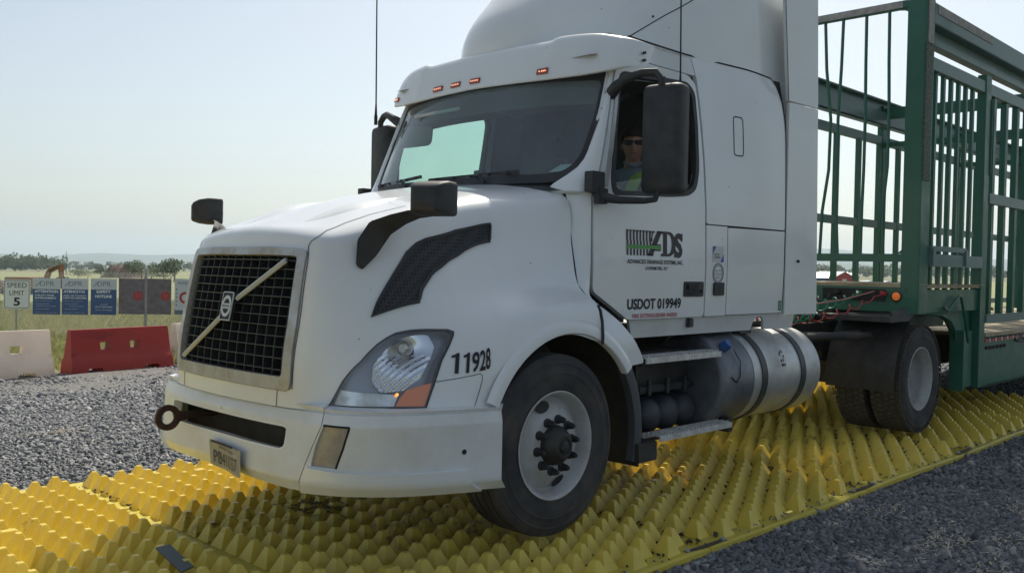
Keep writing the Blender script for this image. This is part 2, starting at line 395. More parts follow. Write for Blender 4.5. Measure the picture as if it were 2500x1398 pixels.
GREEN = mat('green paint', (.022, .125, .082), rough=.42, coat=.2, col2=(.04, .15, .10), nscale=4, rvar=.3, bump=.05, bscale=40)
specks(GREEN, 13, .16, (.09, .05, .03))
GREENW = mat('worn green paint', (.035, .10, .08), rough=.7, col2=(.20, .16, .13), nscale=34, lo=.42, hi=.6, bump=.4, bscale=60)
TAPE = mat('worn grey tape', (.46, .43, .41), rough=.7, col2=(.30, .28, .27), nscale=18)
YELLOW = mat('yellow plastic', (.88, .74, .13), rough=.38, col2=(.74, .62, .14), nscale=3.0, lo=.4, hi=.8, bump=.12, bscale=45)
def dirt_yellow():
    m = YELLOW; t = m.node_tree; b = t.nodes['Principled BSDF']
    base = b.inputs['Base Color'].links[0].from_socket
    tc = t.nodes.new('ShaderNodeTexCoord'); n = t.nodes.new('ShaderNodeTexNoise'); n.inputs['Scale'].default_value = 13; n.inputs['Detail'].default_value = 8; n.inputs['Roughness'].default_value = .7
    t.links.new(tc.outputs['Object'], n.inputs['Vector'])
    n3 = t.nodes.new('ShaderNodeTexNoise'); n3.inputs['Scale'].default_value = .9; n3.inputs['Detail'].default_value = 2; t.links.new(tc.outputs['Object'], n3.inputs['Vector'])
    ad = t.nodes.new('ShaderNodeMath'); ad.operation = 'ADD'; t.links.new(n.outputs[0], ad.inputs[0]); t.links.new(n3.outputs[0], ad.inputs[1])
    mr = t.nodes.new('ShaderNodeMapRange'); mr.inputs[1].default_value = 1.13; mr.inputs[2].default_value = 1.30; t.links.new(ad.outputs[0], mr.inputs[0])
    mx = t.nodes.new('ShaderNodeMix'); mx.data_type = 'RGBA'; t.links.new(mr.outputs[0], mx.inputs[0]); t.links.new(base, mx.inputs[6]); mx.inputs[7].default_value = (.085, .062, .035, 1)
    t.links.new(mx.outputs[2], b.inputs['Base Color'])
    out = t.nodes['Material Output']; tr = t.nodes.new('ShaderNodeBsdfTranslucent'); tr.inputs[0].default_value = (1.0, .72, .07, 1); ms = t.nodes.new('ShaderNodeMixShader'); ms.inputs[0].default_value = .30
    t.links.new(b.outputs[0], ms.inputs[1]); t.links.new(tr.outputs[0], ms.inputs[2]); t.links.new(ms.outputs[0], out.inputs[0])
dirt_yellow()
WOOD = mat('deck planks', (.52, .44, .30), rough=.8, col2=(.34, .27, .17), nscale=5, bump=.3, bscale=30)
RED = mat('red plastic', (.42, .045, .035), rough=.45, col2=(.34, .04, .035), nscale=2, bump=.05)
REDT = mat('red tape', (.45, .03, .04), rough=.4); WHT = mat('white tape', (.6, .6, .6), rough=.4)
WPLAS = mat('milky barrier plastic', (.82, .74, .68), rough=.5, col2=(.62, .56, .52), nscale=2.4, lo=.4, hi=.7)
def translucent(m, col, k):
    t = m.node_tree; out = t.nodes['Material Output']; tr = t.nodes.new('ShaderNodeBsdfTranslucent'); tr.inputs[0].default_value = (*col, 1); ms = t.nodes.new('ShaderNodeMixShader'); ms.inputs[0].default_value = k
    t.links.new(t.nodes['Principled BSDF'].outputs[0], ms.inputs[1]); t.links.new(tr.outputs[0], ms.inputs[2]); t.links.new(ms.outputs[0], out.inputs[0])
translucent(WPLAS, (1, .9, .8), .35); translucent(RED, (.8, .06, .03), .2)
AMBER = mat('amber lens', (.75, .18, .02), rough=.15, coat=1, emit=(1, .22, .02), estr=.04)
AMBERON = mat('lit amber lens', (.8, .2, .05), rough=.3, emit=(1, .25, .03), estr=.2)
LED = mat('lit led', (1, .7, .5), rough=.3, emit=(1, .75, .5), estr=3)
REDLENS = mat('orange red lens', (.35, .05, .02), rough=.25, coat=.6)
BLACK = mat('lettering black', (.012, .012, .014), rough=.6); REDTXT = mat('lettering red', (.45, .05, .06), rough=.6); GREENTXT = mat('lettering green', (.12, .36, .10), rough=.6)
BROWNTXT = mat('lettering charcoal', (.055, .048, .052), rough=.6)
WS_GLASS = glass('windscreen glass', (.68, .90, .81), dirt_glare=.22, dirt_glare_col=(.46, .49, .55), refl=.8)  # windscreen film is part grime, part veiling glare painted in as diffuse grey
SIDE_GLASS = glass('door glass', (.80, .97, .90), dirt_glare=.02)
LENS = glass('headlight lens', (.93, .95, .97), dirt_glare=.06, dirt_glare_col=(.7, .7, .7))
GREYGREEN = mat('grey green paint', (.14, .215, .21), rough=.5, coat=.15, col2=(.09, .19, .165), nscale=3, lo=.35, hi=.7)  # paler, greyer green than the main trailer paint, used on the rails
BLUEC = mat('blue cap', (.05, .13, .36), rough=.4)
def bark(name, c): return mat(name, c, rough=.9, noise=.4, nscale=20)
BARK = bark('bark', (.09, .07, .05))
# ================================================================ ground, gravel, mats
rng = np.random.default_rng(5)
def plane_g(x, y): return -.375+.0049*x-.0114*y
def gz(x, y):
    x = np.asarray(x, float); y = np.asarray(y, float)
    d = np.maximum(np.maximum(y-3.0, -y-8), np.maximum(x-40, -x-12)); t = np.clip(d/8.5, 0, 1); t = t*t*(3-2*t)
    return -.155*(1-t)+plane_g(x, y)*t
def hnoise(x, y): return (np.sin(x*1.7+1.3*np.sin(y*1.1))*np.cos(y*1.9+.7*np.sin(x*.9))+.5*np.sin(x*4.3+y*3.1)*np.cos(y*5.2-x*1.3))
def sheet(name, xs, ys, m, dz=0.0, mask=None, und=0.0):
    X, Y = np.meshgrid(xs, ys, indexing='ij'); Z = gz(X, Y)+dz+und*hnoise(X, Y)
    q = MB(); b = len(ys); P = np.stack([X, Y, Z], -1)
    f = [(i*b+j, (i+1)*b+j, (i+1)*b+j+1, i*b+j+1) for i in range(len(xs)-1) for j in range(b-1) if mask is None or mask((xs[i]+xs[i+1])/2, (ys[j]+ys[j+1])/2)]
    q.add(P.reshape(-1, 3), f); return q.build(name, m, smooth=60, recalc=False)
SOIL = mat('dry field soil', (.20, .17, .12), rough=.95, col2=(.16, .18, .07), nscale=.03, lo=.3, hi=.6)
GRAV = mat('gravel bed', (.13, .135, .145), rough=.9, col2=(.04, .042, .048), nscale=30, lo=.35, hi=.6, bump=1.0, bscale=38)
GRAV.node_tree.nodes['Bump'].inputs['Distance'].default_value = .05
def far(a, b, n, p=2.2): return a+(b-a)*np.linspace(0, 1, n)**p
xs = np.concatenate([-far(60, 9000, 16)[::-1], np.linspace(-50, 90, 57), far(100, 9000, 22)]); ys = np.concatenate([-far(60, 9000, 16)[::-1], np.linspace(-50, 90, 57), far(100, 9000, 22)])
tag(sheet('ground', xs, ys, SOIL, dz=-.02), kind='structure')
gx = np.arange(-16, 42.1, .5); gy = np.arange(-14, 12.4, .33)
tag(sheet('gravel_yard', gx, gy, GRAV, dz=.0, und=.006), kind='structure')
# compacted fines along the barriers
FINE = mat('compacted stone fines', (.20, .19, .175), rough=.95, col2=(.14, .135, .13), nscale=9, bump=.6, bscale=60)
# --- loose crushed stone, as real stones
def in_view(x, y, z, pad=60):
    d = np.stack([x-CAM[0], y-CAM[1], z-CAM[2]], -1); w = d@np.array(CFV); u = 1250+2248*(d@np.array(CRV))/w; v = 699-2248*(d@np.array(CUV))/w
    return (w > .5) & (u > -pad) & (u < 2500+pad) & (v > -pad) & (v < 1398+pad*2), w, u, v
def stones(name, x, y, z, s, tone, hard=True, m=None):
    """one mesh of many irregular angular stones"""
    n = len(x)
    base = np.array([(1,0,0),(-1,0,0),(0,1,0),(0,-1,0),(0,0,1),(0,0,-1),(.62,.62,.62),(-.62,.62,-.3),(.62,-.62,-.3),(-.62,-.62,.62)], float)
    # convex hull of the template through bmesh
    bm = bmesh.new(); [bm.verts.new(p) for p in base]; bmesh.ops.convex_hull(bm, input=bm.verts); bm.verts.index_update()
    T = np.array([tuple(v.co) for v in bm.verts]); F = np.array([[v.index for v in f.verts] for f in bm.faces]); bm.free()
    k = len(T); V = T[None]*(1+rng.uniform(-.32, .32, (n, k, 3)))
    sc = np.stack([rng.uniform(.55, 1.15, n), rng.uniform(.45, .9, n), rng.uniform(.28, .62, n)], -1)*s[:, None]/2
    V = V*sc[:, None]
    a, b, c = rng.uniform(0, 2*np.pi, n), rng.normal(0, .45, n), rng.normal(0, .45, n)
    ca, sa = np.cos(a), np.sin(a); cb, sb = np.cos(b), np.sin(b); cc, sc_ = np.cos(c), np.sin(c); I = np.zeros(n)
    Rz = np.array([[ca, -sa, I], [sa, ca, I], [I, I, I+1]]).transpose(2, 0, 1); Ry = np.array([[cb, I, sb], [I, I+1, I], [-sb, I, cb]]).transpose(2, 0, 1); Rx = np.array([[I+1, I, I], [I, cc, -sc_], [I, sc_, cc]]).transpose(2, 0, 1)
    V = np.einsum('nij,nkj->nki', Rz@Ry@Rx, V)+np.stack([x, y, z], -1)[:, None]
    FF = (F[None]+np.arange(n)[:, None, None]*k).reshape(-1, 3)
    me = bpy.data.meshes.new(name); me.vertices.add(n*k); me.vertices.foreach_set('co', V.reshape(-1)); nf = len(FF); me.loops.add(nf*3); me.loops.foreach_set('vertex_index', FF.reshape(-1).astype(np.int32))
    me.polygons.add(nf); me.polygons.foreach_set('loop_start', np.arange(0, nf*3, 3, dtype=np.int32)); me.polygons.foreach_set('loop_total', np.full(nf, 3, np.int32)) if False else None
    me.update(calc_edges=True)
    at = me.attributes.new('tone', 'FLOAT', 'POINT'); at.data.foreach_set('value', np.repeat(tone, k).astype(np.float32))
    me.materials.append(m); o = bpy.data.objects.new(name, me); COL.objects.link(o); return o
def stone_mat(name, ramp, rough=.8):
    m = bpy.data.materials.new(name); m.use_nodes = True; t = m.node_tree; b = t.nodes['Principled BSDF']; b.inputs['Roughness'].default_value = rough
    a = t.nodes.new('ShaderNodeAttribute'); a.attribute_name = 'tone'; cr = t.nodes.new('ShaderNodeValToRGB'); e = cr.color_ramp.elements
    e[0].position = ramp[0][0]; e[0].color = (*ramp[0][1], 1); e[1].position = ramp[-1][0]; e[1].color = (*ramp[-1][1], 1)
    for p, c in ramp[1:-1]: q = e.new(p); q.color = (*c, 1)
    tc = t.nodes.new('ShaderNodeTexCoord'); n = t.nodes.new('ShaderNodeTexNoise'); n.inputs['Scale'].default_value = 90; n.inputs['Detail'].default_value = 3; t.links.new(tc.outputs['Object'], n.inputs['Vector'])
    ad = t.nodes.new('ShaderNodeMath'); ad.operation = 'MULTIPLY_ADD'; ad.inputs[1].default_value = .25; t.links.new(n.outputs[0], ad.inputs[0]); 
    sb = t.nodes.new('ShaderNodeMath'); sb.operation = 'SUBTRACT'; sb.inputs[1].default_value = .125; t.links.new(a.outputs['Fac'], sb.inputs[0]); t.links.new(sb.outputs[0], ad.inputs[2])
    t.links.new(ad.outputs[0], cr.inputs[0]); t.links.new(cr.outputs[0], b.inputs['Base Color'])
    bp = t.nodes.new('ShaderNodeBump'); bp.inputs['Strength'].default_value = .4; bp.inputs['Distance'].default_value = .004; t.links.new(n.outputs[0], bp.inputs['Height']); t.links.new(bp.outputs[0], b.inputs['Normal']); return m
STONE = stone_mat('crushed bluestone', [(0, (.075, .08, .09)), (.45, (.185, .192, .204)), (.8, (.28, .28, .28)), (1, (.42, .41, .38))])
def scatter(x0, x1, y0, y1, pitch, maxw, minw=0, layers=1):
    X = []; 
    for L in range(layers):
        nx, ny = int((x1-x0)/pitch), int((y1-y0)/pitch); gx_, gy_ = np.meshgrid(np.arange(nx), np.arange(ny)); gx_ = x0+(gx_.ravel()+rng.uniform(0, 1, nx*ny))*pitch; gy_ = y0+(gy_.ravel()+rng.uniform(0, 1, nx*ny))*pitch
        X.append(np.stack([gx_, gy_, np.full(len(gx_), L)], -1))
    X = np.concatenate(X); x, y = X[:, 0], X[:, 1]; z = gz(x, y); ok, w, u, v = in_view(x, y, z, 90); ok &= (w < maxw) & (w >= minw); return x[ok], y[ok], z[ok]+X[ok, 2]*.006
parts = []
for (x0, x1, y0, y1, p, mx, mn, sz, L) in ((-1.5, 9, -5.0, -1.66, .024, 7, 0, .044, 2), (3, 14, -4, -1.66, .030, 30, 7, .05, 1), (-4, 3.6, 2.25, 9.5, .029, 10.5, 0, .046, 1), (-4, 6, 3.5, 12.2, .042, 30, 10.5, .062, 1), (5.6, 16, -1.6, 6, .045, 20, 0, .06, 1)):
    x, y, z = scatter(x0, x1, y0, y1, p, mx, mn, L)
    keep = (y < -1.66) | (y > 2.27) | (x > 9.35)
    keep &= rng.uniform(0, 1, len(x)) < np.clip(1.15-(y-8.8)/3.0, .22, 1)   # thins out towards the barriers
    x, y, z = x[keep], y[keep], z[keep]; s = sz*rng.lognormal(0, .28, len(x)); parts.append((x, y, z+s*.12, s))
x, y, z, s = [np.concatenate([p[i] for p in parts]) for i in range(4)]
tone = np.clip(rng.normal(.45, .2, len(x)), 0, 1); tone[rng.uniform(0, 1, len(x)) < .03] = .97
tag(stones('gravel_stones', x, y, z, s, tone, m=STONE), kind='stuff', label='loose crushed grey stone spread on both sides of the mats', cat='gravel')
# fines strip near the barriers
tag(sheet('packed_gravel_strip', np.arange(-8, 9, .25), np.arange(8.6, 12.6, .25), FINE, dz=.018, und=.014), kind='structure')
# thin pale slivers lying in clusters on the gravel
mb = MB()
for k in range(620):
    c = [(2.56, -1.98), (1.95, -2.55), (1.72, -2.85), (2.35, -2.80), (2.2, -2.45), (2.9, -2.9), (-.6, 4.6), (3.3, -2.6)][rng.integers(0, 8)]
    a, b = rng.normal(c[0], .16), rng.normal(c[1], .055)
    if b > -1.72 and b < 2.4: continue
    t = rng.normal(.15, .5); L = rng.uniform(.012, .06); zz = float(gz(a, b))+rng.uniform(.02, .035); d = Vector((math.cos(t)*L/2, math.sin(t)*L/2, rng.normal(0, .12)*L))
    mb.bar(Vector((a, b, zz))-d, Vector((a, b, zz))+d, rng.uniform(.003, .009), .0015)
tag(mb.build('pale_slivers', mat('pale_slivers', (.60, .52, .40), rough=.8, noise=.3, nscale=40), smooth=0, recalc=False), kind='stuff', label='thin pale slivers scattered on the gravel', cat='pale_slivers')
# --- the yellow track-out mats
MATL, MY0, MY1 = 2.13, -1.68, 2.26
def matmesh(name, worn):
    q = MB(); w2 = MATL/2-.006; zt = -.099; t = .036
    # base slab with rolled edges
    yy = [MY0, MY0+.012, MY1-.012, MY1]
    xsn = np.linspace(-w2, w2, 14); ysn = np.concatenate([[MY0], np.linspace(MY0+.02, MY1-.02, 24), [MY1]])
    X, Y = np.meshgrid(xsn, ysn, indexing='ij'); top = np.full(X.shape, zt); top[0, :] -= .008; top[-1, :] -= .008; top[:, 0] -= .010; top[:, -1] -= .010
    grid_mb(np.stack([X, Y, top], -1), q); 
    ring = [(x, MY0) for x in xsn]+[(w2, y) for y in ysn[1:]]+[(x, MY1) for x in xsn[::-1][1:]]+[(-w2, y) for y in ysn[::-1][1:-1]]
    zr = zt-.010; v = [(a, b, zr+(.002 if abs(a) < w2-.001 else .002)) for a, b in ring]+[(a, b, zt-t) for a, b in ring]; n = len(ring)
    q.add(v, [(i, (i+1) % n, n+(i+1) % n, n+i) for i in range(n)])
    # pyramids: staggered rows
    pitch = .1575; rows = 13; r2 = np.random.default_rng(worn)
    for i in range(rows):
        cx = -w2+.125+(2*w2-.25)*i/(rows-1); off = .0 if i % 2 else .077; nj = int((MY1-MY0-.12-off)/.155)
        for j in range(nj):
            cy = MY0+.115+off+.155*j; a = .062; h = .096*(1+r2.normal(0, .012))
            if cy+a > MY1-.02: continue
            tx, ty = .0135+r2.uniform(0, .003), .0145+r2.uniform(0, .003); dx, dy = r2.normal(0, .0035, 2); m_ = .040; mz = h*.42
            if r2.uniform() < .018: tx, ty, h = tx*2.2, ty*1.4, h*.8
            b = [(cx-a, cy, 0), (cx-a*.55, cy-a*.98, 0), (cx+a*.55, cy-a*.98, 0), (cx+a, cy, 0), (cx+a*.55, cy+a*.98, 0), (cx-a*.55, cy+a*.98, 0)]
            # eight sided frustum: octagonal foot, rectangular ridge top
            foot = [(-a, -a*.96), (-a*.96, -a), (a*.96, -a), (a, -a*.96), (a, a*.96), (a*.96, a), (-a*.96, a), (-a, a*.96)]
            topo = [(-tx, -ty*.9), (-tx*.9, -ty), (tx*.9, -ty), (tx, -ty*.9), (tx, ty*.9), (tx*.9, ty), (-tx*.9, ty), (-tx, ty*.9)]
            v = [(cx+p, cy+s_, zt-.001) for p, s_ in foot]+[(cx+dx*.9+p*1.17, cy+dy*.9+s_*1.17, zt+h*.96) for p, s_ in topo]+[(cx+dx+p, cy+dy+s_, zt+h) for p, s_ in topo]
            q.add(v, [(k, (k+1) % 8, 8+(k+1) % 8, 8+k) for k in range(8)]+[(8+k, 8+(k+1) % 8, 16+(k+1) % 8, 16+k) for k in range(8)]+[tuple(range(16, 24))])
    return q
MLAB = ['yellow studded mat panel nearest the camera corner, ahead of the truck', 'yellow studded mat panel in front of the bumper, sunlit at its far end', 'yellow studded mat panel under the front wheel', 'yellow studded mat panel under the steps and fuel tank, behind the front wheel', 'yellow studded mat panel between fuel tank and rear wheels', 'yellow studded mat panel just behind the rear wheels, beside the green trailer', 'yellow studded mat panel farthest along, at the right end of the row']
X0 = .80-2*MATL-MATL/2
for k in range(7):
    q = matmesh('m', 11+k); xc = .80-MATL*2.5+MATL*k; q.v = [(a, b, c) for a, b, c in q.v]
    # gentle sag and wave of each panel along the gravel
    q.v = [(a, b, c+.006*math.sin((a+xc)*2.1+.5)-.004) for a, b, c in q.v]
    o = q.build('traction_mat', YELLOW, smooth=0, recalc=False); o.location = (xc, 0, 0); tag(o, MLAB[k], 'mat', 'yellow studded mats laid end to end')
# mud crumbs and small stones caught between the studs
def crumbs(n):
    rw, mt_ = rng.integers(-1, 13, n*2), rng.integers(0, 7, n*2); x = .80-MATL*2.5+MATL*mt_-.934+.1557*(rw+.5)+rng.normal(0, .022, n*2); y = rng.uniform(-1.6, 1.9, n*2); k = rng.uniform(0, 1, n*2) < np.clip(.10+.75*np.exp(-((y+.85)/.65)**2)*(x > -.3)+.28*hnoise(x, y)*(x > -1.5), 0, 1); x, y = x[k][:n], y[k][:n]
    s = .012+.030*rng.uniform(0, 1, len(x))**2.2; return x, y, np.full(len(x), -.095)+s*.15, s
x, y, z, s = crumbs(15000); tag(stones('mud_crumbs', x, y, z, s, np.clip(rng.normal(.4, .2, len(x)), 0, 1), m=stone_mat('dried mud', [(0, (.03, .024, .017)), (.6, (.085, .066, .045)), (1, (.17, .14, .10))])), kind='stuff', label='crumbs of dark mud and grit caught between the yellow studs', cat='mud')
n_ = 520; x = rng.uniform(-3, 8.5, n_); e_ = rng.uniform(0, 1, n_) < .45; y = np.where(e_, -1.67+np.abs(rng.normal(0, .07, n_)), 2.24-np.abs(rng.normal(0, .10, n_)))
s = rng.uniform(.014, .036, n_); tag(stones('spilled_stones', x, y, np.full(n_, -.098)+s*.2, s, np.clip(rng.normal(.45, .2, n_), 0, 1), m=STONE), kind='stuff', label='grey stones spilled onto the edges of the yellow mats', cat='gravel')
STEELC = mat('dull connector steel', (.10, .10, .105), rough=.5, metal=.6, col2=(.16, .13, .11), nscale=30)
CL = ['dark steel connector strip nearest the camera, bolted across two yellow mats', 'dark steel connector strip in the middle of the mats\' near edge', 'dark steel connector strip on the near edge below the rear wheels', 'dark steel connector strip on the near edge farthest away']
for k, xj in enumerate((.80, 2.93, 5.06, 7.19)):
    c = thing('connector_strip', (xj, -1.635, -.10), CL[k], 'connector', 'steel strips joining the mats along the near edge')
    q = MB(); q.box((xj, -1.64, -.099), (.40, .034, .006), Matrix.Rotation(.04*(k-1), 3, 'Z')); q.build('strip_bar', STEELC, c, bevel=.002)
    for s in (-1, 1):
        q = MB(); q.cyl((xj+s*.175, -1.64+s*.007*(k-1), -.098), (xj+s*.175, -1.64+s*.007*(k-1), -.083), .018, 6); q.build('bolt', ALU, c, bevel=.002)
o = MB(); o.prism([(0, -.04), (.38, -.035), (.36, .035), (.0, .03)], (-1.62, .09, -.004), (-.13, -.99, -.06), (.99, -.13, .12), (0, 0, .006))
tag(o.build('rubber_strip', mat('grey rubber scrap', (.055, .075, .08), rough=.6)), 'dark grey rubber strip lying between yellow studs at the bottom', 'rubber strip')
q = MB(); 
for k in range(90):
    a, b = rng.normal(-.52, .075), rng.normal(.36, .12); t = rng.uniform(0, 3.1); L = rng.uniform(.04, .13); d = Vector((math.cos(t)*L/2, math.sin(t)*L/2, rng.normal(0, .1)*L)); q.bar(Vector((a, b, -.035))-d, Vector((a, b, -.035))+d, .006, .002)
tag(q.build('dry_grass_tuft', mat('olive dry grass', (.20, .17, .06), rough=.9), smooth=0, recalc=False), 'clump of dry olive grass caught between studs under the bumper', 'grass clump')
# ================================================================ the tractor unit
# x runs back from the front axle, -y is the driver's side facing the camera, z = 0 at the stud tops
TR = thing('semi_truck', (1.0, 0, 0), 'white long-nosed semi truck with sleeper cab and black hood vents, driving over the yellow mats', 'truck')
def both(fn):
    for mir in (False, True): fn(mir)
hst = (.12, .12)
# --- grille opening and hood shell
GR_OUT = [(-1.0, .36), (1.99, .36), (2.0, 1.81), (2.0, 3.63), (1.86, 4.05), (-1.0, 4.08)]
def hood_half(mb, mir):
    gr = [(-.001, .34), (1.98, .34), (1.985, 1.8), (1.97, 3.7), (1.86, 4.06), (-.001, 4.10)]
    loop = [(0, 0), (2, 0), (11, 0), (11, 7), (0, 7), (0, 4.10), (1.70, 4.07), (1.86, 4.02), (1.93, 3.9), (1.975, 3.6), (1.99, 1.8), (1.99, .55), (1.95, .40), (1.8, .34), (0, .34)]
    q = MB(); patch(q, loop, HOOD, hst, holes=[HEAD_LOOP], off=0)
    mb.add([(a, -b if mir else b, c) for a, b, c in q.v], q.f)
HEAD_LOOP = [(3.24, .075), (3.42, .36), (3.59, .62), (3.80, .85), (4.02, 1.05), (4.18, 1.25), (4.34, 1.43), (4.52, 1.58), (4.70, 1.70), (4.98, 1.78), (5.26, 1.84), (5.60, 1.90), (5.71, 1.86), (5.70, 1.75), (5.62, 1.45), (5.52, 1.11), (5.42, .55), (5.31, .05), (4.44, .06)]
mb = MB(); hood_half(mb, False); hood_half(mb, True)
HD = mb.build('hood', PAINT, TR, smooth=40)
# raised dome creases on the hood top, panel seams
for mir in (False, True):
    for pts, w in (([(2.0, .40), (2.02, 1.0), (2.03, 2.5), (2.02, 3.7), (1.94, 4.25), (1.98, 4.5), (2.38, 5.15), (3.0, 5.42), (3.7, 5.52), (4.7, 5.42)], .006),
                   ([(1.55, .0), (1.56, .34)], .006), ([(11, 7.0), (10.8, 6.0)], .005),
                   ([(5.42, .62), (5.9, .76), (6.3, .85), (6.38, .82), (6.40, .70), (6.30, .3), (6.22, .02)], .004)):
        q = MB(); strip(q, pts, HOOD, w, off=.0015, st=.1); q.build('panel_seam', MT['hood seam'] if 'hood seam' in MT else mat('hood seam', (.10, .10, .105), rough=.7), HD, mirror=mir, recalc=False)
# power-dome ridge: two low faceted wedges on the hood top
for sgn in (-1, 1):
    mb = MB(); u = np.linspace(0, 1, 15); w = np.linspace(0, 1, 9); P = np.zeros((15, 9, 3))
    for i, a in enumerate(u):
        x = -1.07+a*.62; yc = .30+a*.10; half = .012+.10*math.sin(math.pi*min(1, a*1.08))**.8
        for j, b in enumerate(w):
            y = yc+(b-.5)*2*half
            # height of the hood skin at x,y by nearest sample
            P[i, j] = (x, sgn*y, 0)
            P[i, j, 2] = -1
    # skin lookup
    gs, gt = [g.ravel() for g in np.meshgrid(np.linspace(0, 11, 221), np.linspace(4.8, 7, 89))]
    SK = HOOD(gs, gt)
    for i in range(15):
        for j in range(9):
            d = (SK[:, 0]-P[i, j, 0])**2+(np.abs(SK[:, 1])-abs(P[i, j, 1]))**2
            k = np.argsort(d)[:4]; wt = 1/(d[k]+1e-5); b = w[j]
            P[i, j, 2] = (SK[k, 2]*wt).sum()/wt.sum()-.004+.026*math.sin(math.pi*b)**.7*math.sin(math.pi*min(1, u[i]+.02))
    grid_mb(P, mb); mb.build('hood_ridge', PAINT, HD, smooth=60)
# --- grille: frame, dark core, slats, diagonal bar, badge
mb = MB()
yy = np.linspace(-1, 1, 41)
def FR(a, b):       # grille plane: a across -1..1, b up 0..1, following the bowed face
    a = np.atleast_1d(np.asarray(a, float)); b = np.atleast_1d(np.asarray(b, float))
    s = np.abs(a)*1.98; P = HOOD(np.clip(s, 0, 11), .36+b*3.71); P[:, 1] = -P[:, 1]*np.sign(a)*-1
    P[:, 1] = np.abs(P[:, 1])*np.sign(a); return P
def fnorm(P): return P
def frame_ring(o, i_, h):
    """rounded rectangular ring between outer and inner loops, proud by h"""
    q = MB(); patch(q, o, FR, (.06, .04), holes=[i_], off=h, thick=h+.02); return q
outer = rounded([(-1.0, .0), (1.0, .0), (1.0, 1.0), (-1.0, 1.0)], .05, 6, (.6, .72))
inner = rounded([(-.875, .075), (.875, .075), (.875, .925), (-.875, .925)], .03, 5, (.6, .72))
q = frame_ring(outer, inner, .014); GF = q.build('grille_frame', CHROME if False else mat('satin grille surround', (.50, .51, .52), rough=.32, metal=.55, col2=(.40, .38, .33), nscale=8, rvar=.3), TR, smooth=40, bevel=0)
mb = MB(); patch(mb, rounded([(-.9, .05), (.9, .05), (.9, .95), (-.9, .95)], .03, 4, (.6, .72)), FR, (.1, .1), off=-.09, thick=.01)
GC = mb.build('grille_core', DARK, TR)
mb = MB(); mv = MB()
for k in range(12):
    b = .075+.85*(k+.5)/12
    a = np.linspace(-.875, .875, 25); X = FR(a, a*0+b); N = normals(FR, a, a*0+b)
    P = np.stack([X-N*.055, X-N*.004+[0, 0, -.002], X-N*.004+[0, 0, .002], X-N*.055+[0, 0, .003]], 1); grid_mb(P, mb)
for k in range(13):
    a = -.875+1.75*(k+.5)/13; b = np.linspace(.075, .925, 12); X = FR(b*0+a, b); N = normals(FR, b*0+a, b)
    P = np.stack([X-N*.06+[0, -.003, 0], X-N*.012+[0, -.0025, 0], X-N*.012+[0, .0025, 0], X-N*.06+[0, .003, 0]], 1); grid_mb(P, mv)
GS = mat('grille slat', (.06, .068, .078), rough=.4, spec=.5)
mb.build('grille_slat', GS, GC, recalc=False); mv.build('grille_divider', mat('grille divider', (.035, .037, .042), rough=.45), GC, recalc=False)
def frp(a, b, h): return Vector(FR(a, b)[0]+normals(FR, np.array([a]), np.array([b]))[0]*h)
mb = MB()
for (a0, b0, a1, b1) in ((-.72, .885, -.085, .565), (.085, .44, .77, .105)):
    p0, p1 = frp(a0, b0, .012), frp(a1, b1, .012)
    mb.bar(p0, p1, .028, .014, up=(-1, 0, .12)); mb.bar(p0+Vector((-.008, 0, 0)), p1+Vector((-.008, 0, 0)), .009, .012, up=(-1, 0, .12))
DB = mb.build('diagonal_bar', mat('satin bar', (.56, .59, .63), rough=.4, metal=.25), GC, bevel=.003)
c = frp(0, .50, .02); ux = Vector((0, -1, 0)); uz = (frp(0, .6, .02)-frp(0, .4, .02)).normalized(); nn = Vector((-1, 0, .17)).normalized()
mb = MB(); mb.prism(rounded([(-.053, -.075), (.053, -.075), (.053, .075), (-.053, .075)], .012), c, ux, uz, nn*.014); BG = mb.build('badge', BLACK, GC, bevel=.002)
mb = MB()
def ringp(r0, r1, sx=1.0, n=40): return [(math.cos(2*math.pi*i/n)*r0*sx, math.sin(2*math.pi*i/n)*r0) for i in range(n)], [(math.cos(2*math.pi*i/n)*r1*sx, math.sin(2*math.pi*i/n)*r1) for i in range(n)]
o_, i_ = ringp(.058, .040, .84)
pl = lambda a, b: np.array(c)+np.array(nn)*.016+np.atleast_1d(a)[:, None]*np.array(ux)+np.atleast_1d(b)[:, None]*np.array(uz)
patch(mb, o_, pl, (.02, .02), holes=[i_], off=0, thick=.005)
patch(mb, [(-.048, -.014), (.048, -.014), (.048, .014), (-.048, .014)], pl, (.03, .03), off=.002, thick=.006)
fo, fi = rounded([(-.055, -.077), (.055, -.077), (.055, .077), (-.055, .077)], .012), rounded([(-.050, -.072), (.050, -.072), (.050, .072), (-.050, .072)], .01)
patch(mb, fo, pl, (.03, .03), holes=[fi], off=-.001, thick=.006)
mb.build('emblem', MT['satin bar'], BG)
mb = MB(); text_on(mb, 'VOLVO', lambda a, b: np.array(c)+np.array(nn)*.0195+(a-.5)[:, None]*.078*np.array(ux)+(b-.5)[:, None]*.014*np.array(uz), bold=.02); mb.build('badge_lettering', BLACK, BG, recalc=False)
